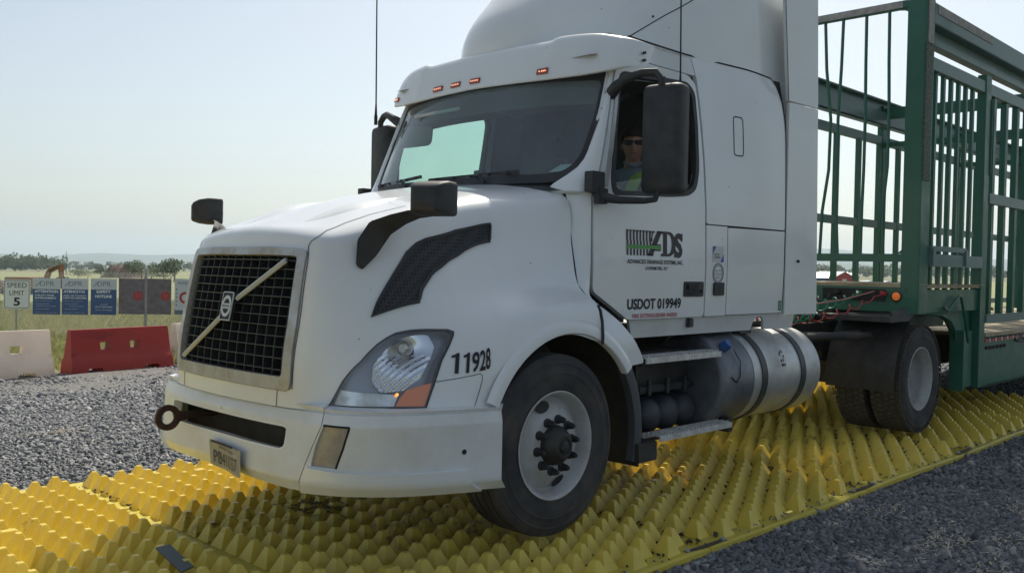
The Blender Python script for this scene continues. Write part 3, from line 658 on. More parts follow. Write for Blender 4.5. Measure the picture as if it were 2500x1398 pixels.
# --- hood side vents
VENT = [(8.24, 4.48), (8.19, 4.05), (7.3, 3.99), (6.47, 3.88), (5.85, 3.70), (5.45, 3.35), (5.25, 2.9), (5.18, 2.52), (4.12, 2.10), (4.20, 2.5), (4.30, 2.77), (4.55, 3.34), (4.80, 3.91), (5.05, 4.15), (5.30, 4.25), (6.13, 4.40)]
VM = mat('vent mesh', (.020, .021, .024), rough=.6)
def _vent_mat():
    t = VM.node_tree; b = t.nodes['Principled BSDF']; tc = t.nodes.new('ShaderNodeTexCoord'); v = t.nodes.new('ShaderNodeTexVoronoi'); v.inputs['Scale'].default_value = 55; v.inputs['Randomness'].default_value = .15
    t.links.new(tc.outputs['Object'], v.inputs['Vector']); mr = t.nodes.new('ShaderNodeMapRange'); mr.inputs[1].default_value = .25; mr.inputs[2].default_value = .55; t.links.new(v.outputs['Distance'], mr.inputs[0])
    mx = t.nodes.new('ShaderNodeMix'); mx.data_type = 'RGBA'; mx.inputs[6].default_value = (.006, .006, .007, 1); mx.inputs[7].default_value = (.035, .037, .042, 1); t.links.new(mr.outputs[0], mx.inputs[0]); t.links.new(mx.outputs[2], b.inputs['Base Color'])
    bp = t.nodes.new('ShaderNodeBump'); bp.inputs['Strength'].default_value = .45; bp.inputs['Distance'].default_value = .004; t.links.new(mr.outputs[0], bp.inputs['Height']); t.links.new(bp.outputs[0], b.inputs['Normal'])
_vent_mat()
def vents(mir):
    c0 = np.mean(VENT, axis=0); inn = []
    n = len(VENT)
    for i in range(n):      # inset
        p, a, b = Vector(VENT[i]), Vector(VENT[i-1]), Vector(VENT[(i+1) % n]); t = (b-a).normalized(); nrm = Vector((t.y, -t.x))
        if i in (0,): nrm = Vector((-.8, -.6))
        if i == 1: nrm = Vector((-.8, .6))
        if i == 8: nrm = Vector((.6, .9))
        inn.append(tuple(p+nrm*(-.07) if False else p+(nrm if nrm.dot(Vector(c0)-p) > 0 or i in (0, 1, 8) else nrm)*.075))
    area = sum(VENT[i-1][0]*VENT[i][1]-VENT[i][0]*VENT[i-1][1] for i in range(n))
    q = MB(); patch(q, rounded(VENT, .02, 3, (.12, .2)), HOOD, hst, holes=[inn] if VOK(inn) else [], off=.012, thick=.02)
    v = q.build('hood_vent', PLASTIC, TR, mirror=mir, smooth=40)
    q = MB(); patch(q, VENT, HOOD, hst, off=.004, thick=.002); q.build('vent_mesh', VM, v, mirror=mir)
def VOK(inn): return bool(np.all(inpoly(np.array([p[0] for p in inn]), np.array([p[1] for p in inn]), VENT)))
both(vents)
# --- headlights
def hl(mir):
    q = MB(); n = len(HEAD_LOOP); cc = np.mean(HEAD_LOOP, axis=0)
    sh = lambda k: [tuple(cc+(np.array(p)-cc)*k) for p in HEAD_LOOP]
    patch(q, sh(1.0), HOOD, hst, holes=[sh(.955)], off=.004, thick=.03)
    H = q.build('headlight', PLASTIC, TR, mirror=mir, smooth=40)
    q = MB(); patch(q, sh(.99), HOOD, hst, off=-.075, thick=.004); 
    # side wall of the housing
    L = resample(sh(.985), (.1, .1)); u = np.array([p[0] for p in L]+[L[0][0]]); v = np.array([p[1] for p in L]+[L[0][1]]); X = HOOD(u, v); N = normals(HOOD, u, v)
    grid_mb(np.stack([X, X-N*.08], 1), q)
    q.build('headlight_housing', mat('headlight housing', (.34, .36, .40), rough=.3, metal=.6) if 'headlight housing' not in MT else MT['headlight housing'], H, mirror=mir)
    q = MB(); patch(q, sh(.965), HOOD, hst, off=.006); q.build('headlight_lens', LENS, H, mirror=mir, smooth=60)
    # reflector bowl with ribbed lower flank, projector bulb, amber corner, white strip
    q = MB()
    rl = [(4.30, .96), (4.54, 1.32), (4.80, 1.60), (5.08, 1.70), (5.31, 1.74), (5.42, 1.46), (5.37, 1.15), (5.22, .67), (4.92, .43), (4.44, .40), (4.26, .62)]
    def REF2(u, v):
        P = HOOD(u, v); N = normals(HOOD, u, v); d = .022+.050*np.exp(-(((u-4.88)/.36)**2+((v-1.28)/.32)**2))
        d = d+.0022*np.sin((v*1.1-u*1.0)*38)*(v < 1.22)
        return P-N*d[:, None]
    patch(q, rounded(rl, .01, 3, (.12, .2)), REF2, (.03, .02), off=0, thick=.003)
    q.build('reflector', mat('reflector chrome', (.80, .82, .86), rough=.12, metal=1.0) if 'reflector chrome' not in MT else MT['reflector chrome'], H, mirror=mir, smooth=25)
    q = MB(); P = HOOD(4.86, 1.33)[0]; N = normals(HOOD, np.array([4.86]), np.array([1.33]))[0]; N = N*.4+np.array([-.9, -.2, 0]); N /= np.linalg.norm(N)
    q.lathe([(.0, -.005), (.02, -.006), (.030, -.02), (.034, -.025), (.037, -.015), (.040, -.03), (.034, -.06)], P, N, 24); q.build('bulb_shield', CHROME, H, mirror=mir)
    q = MB(); al = [(4.76, .13), (4.84, .27), (4.98, .44), (5.38, .60), (5.35, .36), (5.29, .11)]; patch(q, al, HOOD, (.08, .08), off=-.004, thick=.02); q.build('turn_lens', AMBER, H, mirror=mir)
    q = MB(); al = [(3.33, .13), (3.50, .44), (4.03, .40), (4.83, .36), (4.74, .14)]; patch(q, al, HOOD, (.08, .08), off=-.03, thick=.02); q.build('marker_strip', CHROME, H, mirror=mir)
    q = MB(); P = HOOD(4.80, .35)[0]; q.ball(P+np.array([.003, .008, 0]), .008, 10); q.build('marker_bulb', mat('lit marker bulb', (1, .4, .1), emit=(1, .35, .05), estr=2.0) if 'lit marker bulb' not in MT else MT['lit marker bulb'], H, mirror=mir)
    q = MB(); patch(q, [(3.22, .07), (4.4, .055), (5.31, .05), (5.31, -.0), (3.2, .0)], HOOD, (.1, .1), off=.003, thick=.01); q.build('headlight_sill', PLASTIC, H, mirror=mir)
both(hl)
# --- number on the fender
NQ = quadmap(HOOD, [(5.63, .82), (6.72, .95), (6.74, 1.46), (5.64, 1.31)], .006)
mb = MB()
for k_ in range(2):
    a0 = .02+.19*k_
    for P_ in ([(a0+.06, 0), (a0+.12, 0), (a0+.12, 1), (a0+.075, 1), (a0+.06, .9)], [(a0, .76), (a0+.06, .80), (a0+.075, 1), (a0+.055, .93), (a0, .88)]):
        A_ = np.array(P_); mb.add(NQ(A_[:, 0], A_[:, 1]), [tuple(range(len(P_)))])
text_on(mb, '928', lambda a, b: NQ(.38+np.asarray(a)*.62, b), bold=.022); mb.build('fleet_number', BLACK, HD, recalc=False)
# --- wheel arch lip, fender tail, liner, mud flap
def arch(mir):
    q = MB(); A = np.radians(np.linspace(155, 36, 40)); rows = []
    for r, h in ((.622, -.03), (.622, .006), (.628, .014), (.665, .013), (.695, .006), (.705, -.006)):
        rows.append([(.12+math.cos(a)*r, -(1.172+h), .495+math.sin(a)*r) for a in A])
    P = np.array(rows); P = P[:, P[-1][:, 2] > .775] if True else P
    grid_mb(P, q); q.build('wheel_arch', PAINT, TR, mirror=mir, smooth=50)
    # tail
    tl = [(.375, 1.10), (.375, 1.285), (.48, 1.255), (.60, 1.165), (.71, 1.055), (.785, .955), (.80, .915), (.655, .905), (.60, .945), (.52, 1.0), (.45, 1.05)]
    def TL(u, v): return np.stack([u, -(1.165-.10*np.clip((v-1.0)/.28, 0, 1)**2), v], -1)
    q = MB(); patch(q, rounded(tl, .03, 4), TL, (.03, .03), off=.01, thick=.05)
    q.build('fender_tail', PAINT, TR, mirror=mir, smooth=40)
    q = MB(); A = np.radians(np.linspace(160, -8, 36)); P = np.array([[(.12+math.cos(a)*.655, y, .495+math.sin(a)*.655) for a in A] for y in (-1.12, -.9, -.6)]); grid_mb(P, q)
    q.add([(.785, -1.13, .91), (.785, -.62, .91), (.82, -.62, .27), (.82, -1.13, .27), (.80, -1.13, .91), (.80, -.62, .91), (.835, -.62, .27), (.835, -1.13, .27)], [(0, 1, 2, 3), (4, 5, 6, 7), (0, 1, 5, 4), (0, 3, 7, 4), (1, 2, 6, 5), (2, 3, 7, 6)])
    q.build('wheel_arch_liner', PLASTIC, TR, mirror=mir, smooth=50)
    q = MB(); A = np.radians(np.linspace(38, -16, 20)); P = np.array([[(.12+math.cos(a)*r, -y, .495+math.sin(a)*r) for a in A] for r, y in ((.64, 1.10), (.645, 1.145), (.70, 1.15), (.735, 1.13), (.735, 1.0))]); grid_mb(P, q); q.build('arch_extension', mat('grey plastic', (.07, .075, .085), rough=.5) if 'grey plastic' not in MT else MT['grey plastic'], TR, mirror=mir)
both(arch)
def gap(mir):
    q = MB(); P = [(.425, -1.108, 1.275), (.402, -1.150, 1.24), (.388, -1.176, 1.18), (.378, -1.192, 1.10), (.372, -1.196, 1.05)]; q.tube(P, [.006, .009, .010, .010, .009], 8); q.build('fender_seal', RUBBER, TR, mirror=mir)
both(gap)
# --- bumper
bst = (.12, .14)
SLOT = [(0, 2.55), (1.9, 2.45), (2.02, 2.55), (2.02, 3.42), (1.9, 3.52), (0, 3.42)]
mb = MB()
FOG = [(3.0, 4.02), (3.76, 3.98), (3.76, 2.7), (3.72, 1.78), (3.12, 1.85), (3.02, 2.8)]
q = MB(); patch(q, [(0, 0), (2.94, 0), (2.94, 6), (0, 6), (0, 3.60), (1.96, 3.62), (2.05, 3.58), (2.10, 3.48), (2.16, 2.6), (2.13, 2.46), (2.05, 2.38), (0, 2.36)], BUMP, bst, off=0, thick=.03)
mb.add(q.v, q.f); mb.add([(a, -b, c) for a, b, c in q.v], q.f)
BM = mb.build('front_bumper', PAINTD, TR, smooth=30)
def bside(mir):
    q = MB(); patch(q, [(2.965, 0), (7, 0), (7, 6), (2.965, 6)], BUMP, bst, holes=[FOG], off=0, thick=.02); S = q.build('bumper_corner', PAINTD, TR, mirror=mir, smooth=30)
    q = MB(); patch(q, [(3.0, .04), (6.42, .10), (6.17, 1.52), (5.1, 1.53), (4.0, 1.60), (3.3, 1.74), (3.02, 1.80)], BUMP, bst, off=.016, thick=.02); q.build('bumper_chin', PAINT, S, mirror=mir, smooth=30)
    q = MB(); patch(q, FOG, BUMP, bst, off=-.012, thick=.02); q.build('fog_light_cover', mat('weathered fog light cover', (.28, .25, .20), rough=.35, col2=(.42, .40, .36), nscale=14, lo=.3, hi=.75, coat=.3) if 'weathered fog light cover' not in MT else MT['weathered fog light cover'], S, mirror=mir)
    q = MB(); P = BUMP(6.09, 2.27)[0]; q.cyl(P+np.array([0, -.004, 0]), P+np.array([0, .02, 0]), .013, 14); q.build('tow_plug', BLACK, S, mirror=mir)
    q = MB(); strip(q, [(3.0, 4.04), (3.78, 4.00), (3.78, 2.7), (3.74, 1.78)], BUMP, .010, off=.001, st=.1); q.build('fog_light_seal', SEAM, S, mirror=mir)
both(bside)
mb = MB(); mb.box((-1.16, 0, .55), (.02, 1.5, .34)); mb.box((-1.16, 0, .745), (.16, 1.5, .03)); mb.build('bumper_beam', DARK, BM)
mb = MB()
for s in (0, 1):
    q = MB(); strip(q, [(0, 2.35), (2.05, 2.37), (2.14, 2.46), (2.17, 2.6), (2.11, 3.48), (2.05, 3.59), (1.96, 3.63), (0, 3.61)], BUMP, .010, off=.001, st=.1, thick=.05)
    mb.add([(a, -b if s else b, c) for a, b, c in q.v], q.f)
mb.build('air_slot_trim', PAINT, BM, smooth=40)
mb = MB(); o = Vector((-1.30, .50, .615))
ring = [(o.x-.02+0, 0, 0)]
tc_ = Vector((-1.46, .40, .612)); pr = []
for k in range(33):
    a = 2*math.pi*k/32; pr.append(tc_+Vector((math.cos(a)*.066, 0, math.sin(a)*.066)))
# flat ring towing eye and its shank
N = 36; v = []; f = []
for k in range(N):
    a = 2*math.pi*k/N
    for r, y in ((.038, -.014), (.071, -.014), (.071, .014), (.038, .014)): v.append((tc_.x+math.cos(a)*r, tc_.y+y, tc_.z+math.sin(a)*r))
for k in range(N):
    for j in range(4): f.append((k*4+j, ((k+1) % N)*4+j, ((k+1) % N)*4+(j+1) % 4, k*4+(j+1) % 4))
mb.add(v, f); mb.tube([tc_+Vector((.060, 0, .002)), tc_+Vector((.12, 0, .004)), (-1.30, .40, .615), (-1.15, .40, .615)], [.034, .022, .020, .020], 10)
mb.build('tow_eye', mat('rusty iron', (.055, .035, .03), rough=.75, metal=.4, col2=(.10, .05, .03), nscale=30, bump=.3), BM, bevel=.004)
# licence plate, bent a little
mb = MB(); Pm = lambda a, b: np.stack([-1.392+.012*(1-b)-.03*np.clip(a-.6, 0, 1)*(1-b), .055-a*.35, .400+b*.138-.012*a], -1)
patch(mb, rounded([(0, 0), (1, 0), (1, 1), (0, 1)], .012, 3, (.3, .15)), lambda u, v: Pm(u, v)+np.stack([.012*np.sin(u*5), 0*u, -.006*np.sin(u*3)], -1), (.08, .2), off=0, thick=.0015)
LP = mb.build('licence_plate', mat('plate metal', (.38, .375, .34), rough=.45, noise=.25, nscale=20), BM)
mb = MB(); pf = lambda x0, x1, y0, y1: (lambda a, b: Pm(x0+a*(x1-x0), y0+b*(y1-y0))+np.stack([.012*np.sin((x0+a*(x1-x0))*5)-.005, 0*a, -.006*np.sin((x0+a*(x1-x0))*3)], -1))
text_on(mb, 'P841037', pf(.10, .90, .14, .64), bold=.0); text_on(mb, 'ILLINOIS' if False else 'APPORTIONED', pf(.25, .75, .76, .87)); mb.build('plate_lettering', mat('plate blue', (.05, .06, .09), rough=.6), LP, recalc=False)
mb = MB(); mb.tube([(-1.396, .02, .532), (-1.396, -.1, .530), (-1.396, -.19, .525)], .006, 6); mb.build('plate_bracket', DARK, LP)
# --- windscreen and its surround
GL = rounded([(-.80, 2.006), (-.90, 2.02), (-.955, 2.07), (-.98, 2.15), (-.985, 2.41), (-.965, 2.665), (0, 2.69), (.965, 2.665), (.985, 2.41), (.98, 2.15), (.955, 2.07), (.90, 2.02), (.80, 2.006), (0, 2.003)], .04, 3)
mb = MB(); patch(mb, GL, WIND, (.08, .08), off=0); WG = mb.build('windscreen', WS_GLASS, TR, smooth=60, recalc=False)
def gl_in(k): return [(y*(1-k/1.0), 2.34+(z-2.34)*(1-k/.34)) for y, z in GL]
mb = MB(); patch(mb, [(y*1.012, 2.34+(z-2.34)*1.06) for y, z in GL], WIND, (.08, .08), holes=[[(y*.972, 2.345+(z-2.345)*.90) for y, z in GL]], off=.004, thick=.012); mb.build('windscreen_seal', PLASTIC, WG, smooth=50)
def GE(z): # glass edge on the driver side
    y = -np.interp(z, [1.9, 2.0, 2.03, 2.07, 2.14, 2.41, 2.665, 2.75], [.80, .87, .915, .955, .985, .995, .975, .96]); return WIND(y, z)
def DE(z): # door front edge
    x = np.interp(z, [1.30, 1.90, 2.03, 2.62, 2.74], [.385, .40, .455, .645, .70]); return SIDE(x, z)
def APIL(u, z):
    u = np.atleast_1d(u); z = np.atleast_1d(z); A, B = GE(z), DE(z); C = np.stack([A[:, 0]*.72+B[:, 0]*.28-.03, B[:, 1]*.985, z], -1); w = u[:, None]
    return A*(1-w)**2+C*2*w*(1-w)+B*w**2
def pillar(mir):
    q = MB(); patch(q, [(0, 1.93), (1, 1.93), (1, 2.72), (0, 2.72)], APIL, (.12, .05), off=.006, thick=.03); q.build('windscreen_pillar', PAINT, TR, mirror=mir, smooth=60)
    def CW(u, z): # cowl side: from the hood rear edge to the door
        u = np.atleast_1d(u); z = np.atleast_1d(z); x0 = np.interp(z, [1.27, 1.39, 1.62, 1.90, 1.97, 2.03], [.365, .295, .31, .315, .315, .33]); w0 = np.interp(z, [1.27, 1.39, 1.62, 1.90, 1.97, 2.03], [1.148, 1.065, 1.0, .94, .915, .90])
        A = np.stack([x0, -w0, z], -1); B = SIDE(np.interp(z, [1.27, 1.9, 2.0], [.40, .40, .44]), z); w = u[:, None]
        return A*(1-w)+B*w-np.array([[0, .012, 0]])*(4*w*(1-w))
    q = MB(); patch(q, [(.02, 1.27), (1, 1.27), (1, 2.02), (.02, 2.02)], CW, (.15, .04), off=-.004, thick=.02); q.build('cowl_panel', PAINT, TR, mirror=mir, smooth=60)
both(pillar)
mb = MB(); a = np.linspace(-.98, .98, 33); P = []
for y in a:
    X = WIND(y, 2.0)[0]; P.append([(X[0]+.04, y*.99, 2.02-.03*abs(y)), (X[0]-.015, y*.985, 2.005-.045*abs(y)), (X[0]-.09, y*.97, 1.985-.05*abs(y))])
grid_mb(np.array(P), mb); mb.build('cowl_vent', PLASTIC, TR, smooth=50, recalc=False)
# wipers
def wiper(p0, p1, piv):
    q = MB(); q.tube([piv, ((piv[0]+p0[0]*.4+p1[0]*.6)/2-.03, (piv[1]+(p0[1]*.4+p1[1]*.6))/2, (piv[2]+p0[2]*.5+p1[2]*.5)/2+.02), tuple(p0[i]*.5+p1[i]*.5 for i in range(3))], [.012, .010, .007], 6)
    q.bar(p0, p1, .012, .02)
    for k in range(5):
        t = (k+.5)/5; q.box(tuple(p0[i]*(1-t)+p1[i]*t-(.012 if i == 0 else 0) for i in range(3)), (.012, .02, .012))
    return q
def wp(y, z, d=.02): X = WIND(y, z)[0]; return (X[0]-d, y, z)
wiper(wp(.86, 2.045), wp(.22, 2.07), wp(.36, 2.01)).build('wiper', PLASTIC, WG); wiper(wp(.12, 2.04), wp(-.62, 2.06), wp(-.40, 2.005)).build('wiper', PLASTIC, WG)
# --- sun visor over the screen with its marker lights
VC = []
_vh = [(-1.115, .80, 2.72, .14), (-1.10, .68, 2.70, .175), (-1.04, .595, 2.675, .22), (-.88, .53, 2.657, .275), (-.66, .475, 2.65, .290), (-.56, .46, 2.65, .272), (-.3, .438, 2.655, .268), (0, .43, 2.66, .265)]
for y, xb, zb, ht in _vh+[(-a, b, c, d) for a, b, c, d in _vh[:-1][::-1]]:
    ke = min(1, (1.13-abs(y))/.25)
    VC.append([(xb+.06+.10*ke, y, zb+.03), (xb+.02, y, zb+.002), (xb, y, zb), (xb-.006, y, zb+.02), (xb+.03, y, zb+ht*.55), (xb+.075, y, zb+ht*.9), (xb+.11+.03*ke, y, zb+ht), (xb+.13+.25*ke, y*.985, zb+ht+.02*ke)])
VC = np.array(VC); U = np.linspace(0, len(VC)-1, 113); T = np.linspace(0, 7, 43)
def VIS(u, t):
    u = np.atleast_1d(np.asarray(u, float)); t = np.atleast_1d(np.asarray(t, float)); R = _cr(VC, u); k = np.arange(len(u)); i = np.minimum(np.floor(t).astype(int), 6); f = (t-i)[:, None]
    return R[k, i]*(1-f)+R[k, i+1]*f if False else np.stack([_cr(R[j], t[j]) for j in k])
mb = MB(); P = np.stack([VIS(np.full(43, u), T) for u in U]); grid_mb(P, mb)
for e in (0, -1): mb.add(P[e], [tuple(range(43))])
SV = mb.build('sun_visor', PAINT, TR, smooth=50)
mb = MB()
for zz in (2.80, 2.755): mb.cyl((.80, -1.136, zz), (.80, -1.12, zz), .009, 12)
mb.build('visor_screw', DARK, SV)
def uofy(y): return float(np.interp(y, VC[:, 2, 1], np.arange(len(VC))))
for y in (-.60, -.02, .17, .36, .97):
    q = MB(); u = uofy(y); du = uofy(y+.045)-u; patch(q, [(u-du, 3.15), (u+du, 3.15), (u+du, 3.42), (u-du, 3.42)], VIS, (.2, .2), off=.010, thick=.014)
    ml = q.build('marker_light', MT['orange red lens'], SV)
    q = MB()
    for k in range(4):
        X = VIS(u+du*(-.66+.44*k), 3.28)[0]; q.ball(X+np.array([-.011, 0, .004]), .0055, 8)
    q.build('marker_diode', mat('marker diode', (1, .5, .3), emit=(1, .5, .3), estr=.9) if 'marker diode' not in MT else MT['marker diode'], ml)
# --- doors
DOOR = [(.42, 1.35), (.42, 1.90), (.475, 2.03), (.665, 2.62), (.72, 2.75), (.80, 2.80), (1.50, 2.80), (1.575, 2.75), (1.585, 1.175), (.745, 1.175)]
WIN = [(.60, 1.935), (.585, 2.02), (.625, 2.29), (.70, 2.60), (.76, 2.69), (1.06, 2.715), (1.47, 2.735), (1.535, 2.68), (1.53, 2.47), (1.505, 2.14), (1.465, 2.03), (1.38, 1.985), (1.2, 1.965)]
WINR = rounded(WIN, .04, 4)
def door(mir):
    q = MB(); patch(q, rounded(DOOR, .03, 3), SIDE, (.06, .06), holes=[WINR], off=0, thick=.045)
    D = q.build('door', PAINT, TR, mirror=mir, smooth=40)
    cx, cz = 1.06, 2.33; sh = lambda k: [(cx+(a-cx)*k, cz+(b-cz)*k) for a, b in WINR]
    q = MB(); patch(q, sh(1.03), SIDE, (.06, .06), holes=[sh(.95)], off=.005, thick=.03); q.build('window_seal', PLASTIC, D, mirror=mir, smooth=50)
    lowg = [(p[0], p[1]) for p in sh(.985)]
    if mir: 
        q = MB(); patch(q, lowg, SIDE, (.1, .1), off=-.012); q.build('door_window', SIDE_GLASS, D, mirror=mir, recalc=False)
    else:   # wound down most of the way on the driver's side
        q = MB(); patch(q, [(a, b) for a, b in [(.60, 1.94), (.605, 2.0), (1.0, 2.07), (1.40, 2.06), (1.46, 2.03), (1.38, 1.985), (1.2, 1.965)]], SIDE, (.1, .1), off=-.012); q.build('door_window', SIDE_GLASS, D, mirror=mir, recalc=False)
    q = MB(); patch(q, [(.50, 1.97), (.535, 1.97), (.700, 2.60), (.675, 2.60)], SIDE, (.05, .05), off=.010, thick=.02); q.build('window_trim', ALU, D, mirror=mir, smooth=50)
    # handle
    hp = rounded([(1.335, 1.31), (1.565, 1.31), (1.565, 1.41), (1.335, 1.41)], .014); q = MB(); patch(q, hp, SIDE, (.06, .06), off=.008, thick=.02)
    h = q.build('door_handle', PLASTIC, D, mirror=mir, bevel=.003)
    q = MB(); q.box((1.425, -1.104, 1.375), (.12, .012, .04)); q.box((1.425, -1.103, 1.335), (.12, .008, .012)); q.cyl((1.53, -1.11, 1.345), (1.53, -1.09, 1.345), .009, 12); q.build('handle_grip', BLACK, h, mirror=mir, bevel=.003)
    return D
DR = door(False); door(True)
# --- body sides behind the doors
def bodyside(mir):
    sl = [(1.60, 1.80), (2.66, 1.80), (2.655, 2.55), (2.62, 2.75), (2.53, 2.93), (1.60, 2.95)]
    q = MB(); patch(q, rounded(sl, .02, 3), SIDE, (.07, .07), off=0, thick=.03); q.build('sleeper_side', PAINT, TR, mirror=mir, smooth=50)
    q = MB(); patch(q, [(1.60, 1.175), (1.857, 1.175), (1.857, 1.792), (1.60, 1.792)], SIDE, (.07, .07), off=0, thick=.03); BP = q.build('door_post_panel', PAINT, TR, mirror=mir, smooth=50)
    q = MB(); patch(q, rounded([(1.869, 1.178), (2.66, 1.178), (2.66, 1.790), (1.869, 1.785)], .01, 3), SIDE, (.07, .07), off=0, thick=.03); LD = q.build('luggage_door', PAINT, TR, mirror=mir, smooth=50)
    q = MB(); patch(q, rounded([(.90, 2.81), (1.59, 2.81), (1.59, 2.95), (.90, 2.96)], .005, 1), SIDE, (.07, .04), off=-.002, thick=.03); q.build('roof_rail', PAINT, TR, mirror=mir, smooth=50)
    ex = [(2.675, 1.165), (3.16, 1.16), (3.10, 2.765), (2.675, 2.765)]
    EX = lambda x, z: np.stack([x, -(1.10+.02*np.clip((x-2.66)/.4, 0, 1)+0*z), z], -1)
    q = MB(); patch(q, ex, EX, (.12, .12), off=0, thick=.025); q.build('cab_extender', PAINT, TR, mirror=mir, smooth=50)
    q = MB(); patch(q, [(2.66, 2.78), (3.10, 2.775), (3.03, 4.02), (2.52, 4.02), (2.60, 3.3)], EX, (.12, .12), off=0, thick=.025); q.build('roof_extender', PAINT, TR, mirror=mir, smooth=50)
    q = MB(); q.cyl((2.845, -1.125, 1.57), (2.845, -1.10, 1.57), .011, 12); q.build('grommet', BLACK, TR, mirror=mir)
    sk = [(.80, 1.165), (.86, 1.05), (2.30, 1.05), (2.315, 1.11), (2.35, 1.145), (2.41, 1.15), (2.46, 1.12), (2.49, 1.05), (2.93, 1.045), (2.93, 1.165)]
    q = MB(); patch(q, sk, SIDE, (.1, .05), off=-.03, thick=.02); q.build('side_skirt', PAINTD, TR, mirror=mir, smooth=50)
    q = MB(); q.box((1.455, -1.065, 1.135), (.05, .03, .06)); q.build('skirt_clip', PLASTIC, TR, mirror=mir, bevel=.004)
    q = MB(); strip(q, [(.90, 2.955), (1.6, 2.952), (2.2, 2.942), (2.50, 2.925), (2.57, 2.87), (2.63, 2.76), (2.665, 2.55)], SIDE, .012, off=.002, st=.08); q.build('roof_seal', SEAM, TR, mirror=mir, recalc=False)
    q = MB(); strip(q, [(2.52, 4.02), (2.60, 3.3), (2.66, 2.78)], EX, .010, off=.002, st=.15); q.build('extender_seal', SEAM, TR, mirror=mir, recalc=False)
    q = MB(); strip(q, [(2.665, 2.55), (2.665, 1.80), (2.665, 1.18)], SIDE, .010, off=.001, st=.1); q.build('cab_corner_seam', SEAM, TR, mirror=mir, recalc=False)
    # little window outline on the sleeper
    w = rounded([(1.955, 2.30), (2.07, 2.30), (2.075, 2.575), (1.965, 2.575)], .03, 5); q = MB(); strip(q, w, SIDE, .008, off=.002, st=.05, closed=True); q.build('vent_door_seal', SEAM, TR, mirror=mir)
    # post fittings: vent cap, decals
    q = MB(); patch(q, rounded([(1.69, 1.315), (1.815, 1.315), (1.815, 1.405), (1.69, 1.405)], .012), SIDE, (.06, .06), off=.014, thick=.02); q.build('fuel_vent_cap', PLASTIC, BP, mirror=mir, bevel=.006)
    if not mir:
        q = MB(); patch(q, [(1.675, 1.545), (1.808, 1.545), (1.808, 1.652), (1.675, 1.652)], SIDE, (.1, .1), off=.002); DC = q.build('inspection_sticker', WHT, BP, recalc=False)
        q = MB(); q.add([SIDE(a, b)[0]+np.array([0, -.004, 0]) for a, b in [(1.675, 1.652), (1.715, 1.652), (1.675, 1.60)]], [(0, 1, 2)]); q.add([SIDE(a, b)[0]+np.array([0, -.004, 0]) for a, b in [(1.808, 1.545), (1.768, 1.545), (1.808, 1.60)]], [(0, 1, 2)])
        q.build('sticker_corner', mat('sticker blue', (.04, .10, .42)), DC, recalc=False)
        q = MB(); text_on(q, 'MOTOR', quadmap(SIDE, [(1.69, 1.590), (1.755, 1.590), (1.755, 1.602), (1.69, 1.602)], .004)); text_on(q, 'CARRIERS', quadmap(SIDE, [(1.69, 1.570), (1.765, 1.570), (1.765, 1.584), (1.69, 1.584)], .004)); q.build('sticker_lettering', BLACK, DC, recalc=False)
        q = MB()
        for r0, r1 in ((.069, .061), (.054, .050)):
            o_, i_ = [(1.745+math.cos(2*math.pi*k/36)*r0, 1.468+math.sin(2*math.pi*k/36)*r0) for k in range(36)], [(1.745+math.cos(2*math.pi*k/36)*r1, 1.468+math.sin(2*math.pi*k/36)*r1) for k in range(36)]
            patch(q, o_, SIDE, (.05, .05), holes=[i_], off=.003)
        text_on(q, 'CERTIFIED', quadmap(SIDE, [(1.70, 1.478), (1.79, 1.478), (1.79, 1.492), (1.70, 1.492)], .003)); text_on(q, 'CLEAN IDLE', quadmap(SIDE, [(1.70, 1.455), (1.79, 1.455), (1.79, 1.470), (1.70, 1.470)], .003)); text_on(q, 'NOx', quadmap(SIDE, [(1.72, 1.432), (1.77, 1.432), (1.77, 1.448), (1.72, 1.448)], .003))
        q.build('round_decal', mat('decal grey blue', (.14, .17, .24)), BP, recalc=False)
        q = MB(); patch(q, [(2.60, 1.195), (2.65, 1.195), (2.65, 1.27), (2.60, 1.27)], SIDE, (.1, .1), off=.002); gd = q.build('green_decal', mat('decal green', (.03, .25, .12)), LD, recalc=False)
        q = MB(); text_on(q, 'A', quadmap(SIDE, [(2.612, 1.235), (2.638, 1.235), (2.638, 1.262), (2.612, 1.262)], .004)); text_on(q, 'P', quadmap(SIDE, [(2.612, 1.202), (2.638, 1.202), (2.638, 1.228), (2.612, 1.228)], .004)); q.build('decal_lettering', WHT, gd, recalc=False)
both(bodyside)
# dark backing so the panel gaps read as gaps
mb = MB()
for s in (1, -1):
    q = MB(); patch(q, [(1.50, 1.18), (2.70, 1.18), (2.70, 2.94), (1.50, 2.94)], SIDE, (.12, .12), off=-.034, thick=.01); mb.add([(a, s*b, c) for a, b, c in q.v], q.f)
mb.box((1.10, 0, 1.20), (1.5, 2.08, .04)); mb.box((2.3, 0, 1.20), (.9, 2.1, .04))
CBF = mb.build('cab_frame', DARK, TR)
mb = MB(); mb.box((2.72, 0, 2.05), (.03, 2.12, 1.75)); mb.build('cab_back_wall', PAINTD, TR)
mb = MB(); P = np.array([[(x, y, 2.93+.03*math.cos(y*1.5)) for y in np.linspace(-.93, .93, 9)] for x in (.70, 1.6, 2.6, 3.0)]); grid_mb(P, mb); mb.build('cab_roof', PAINT, TR, recalc=False)
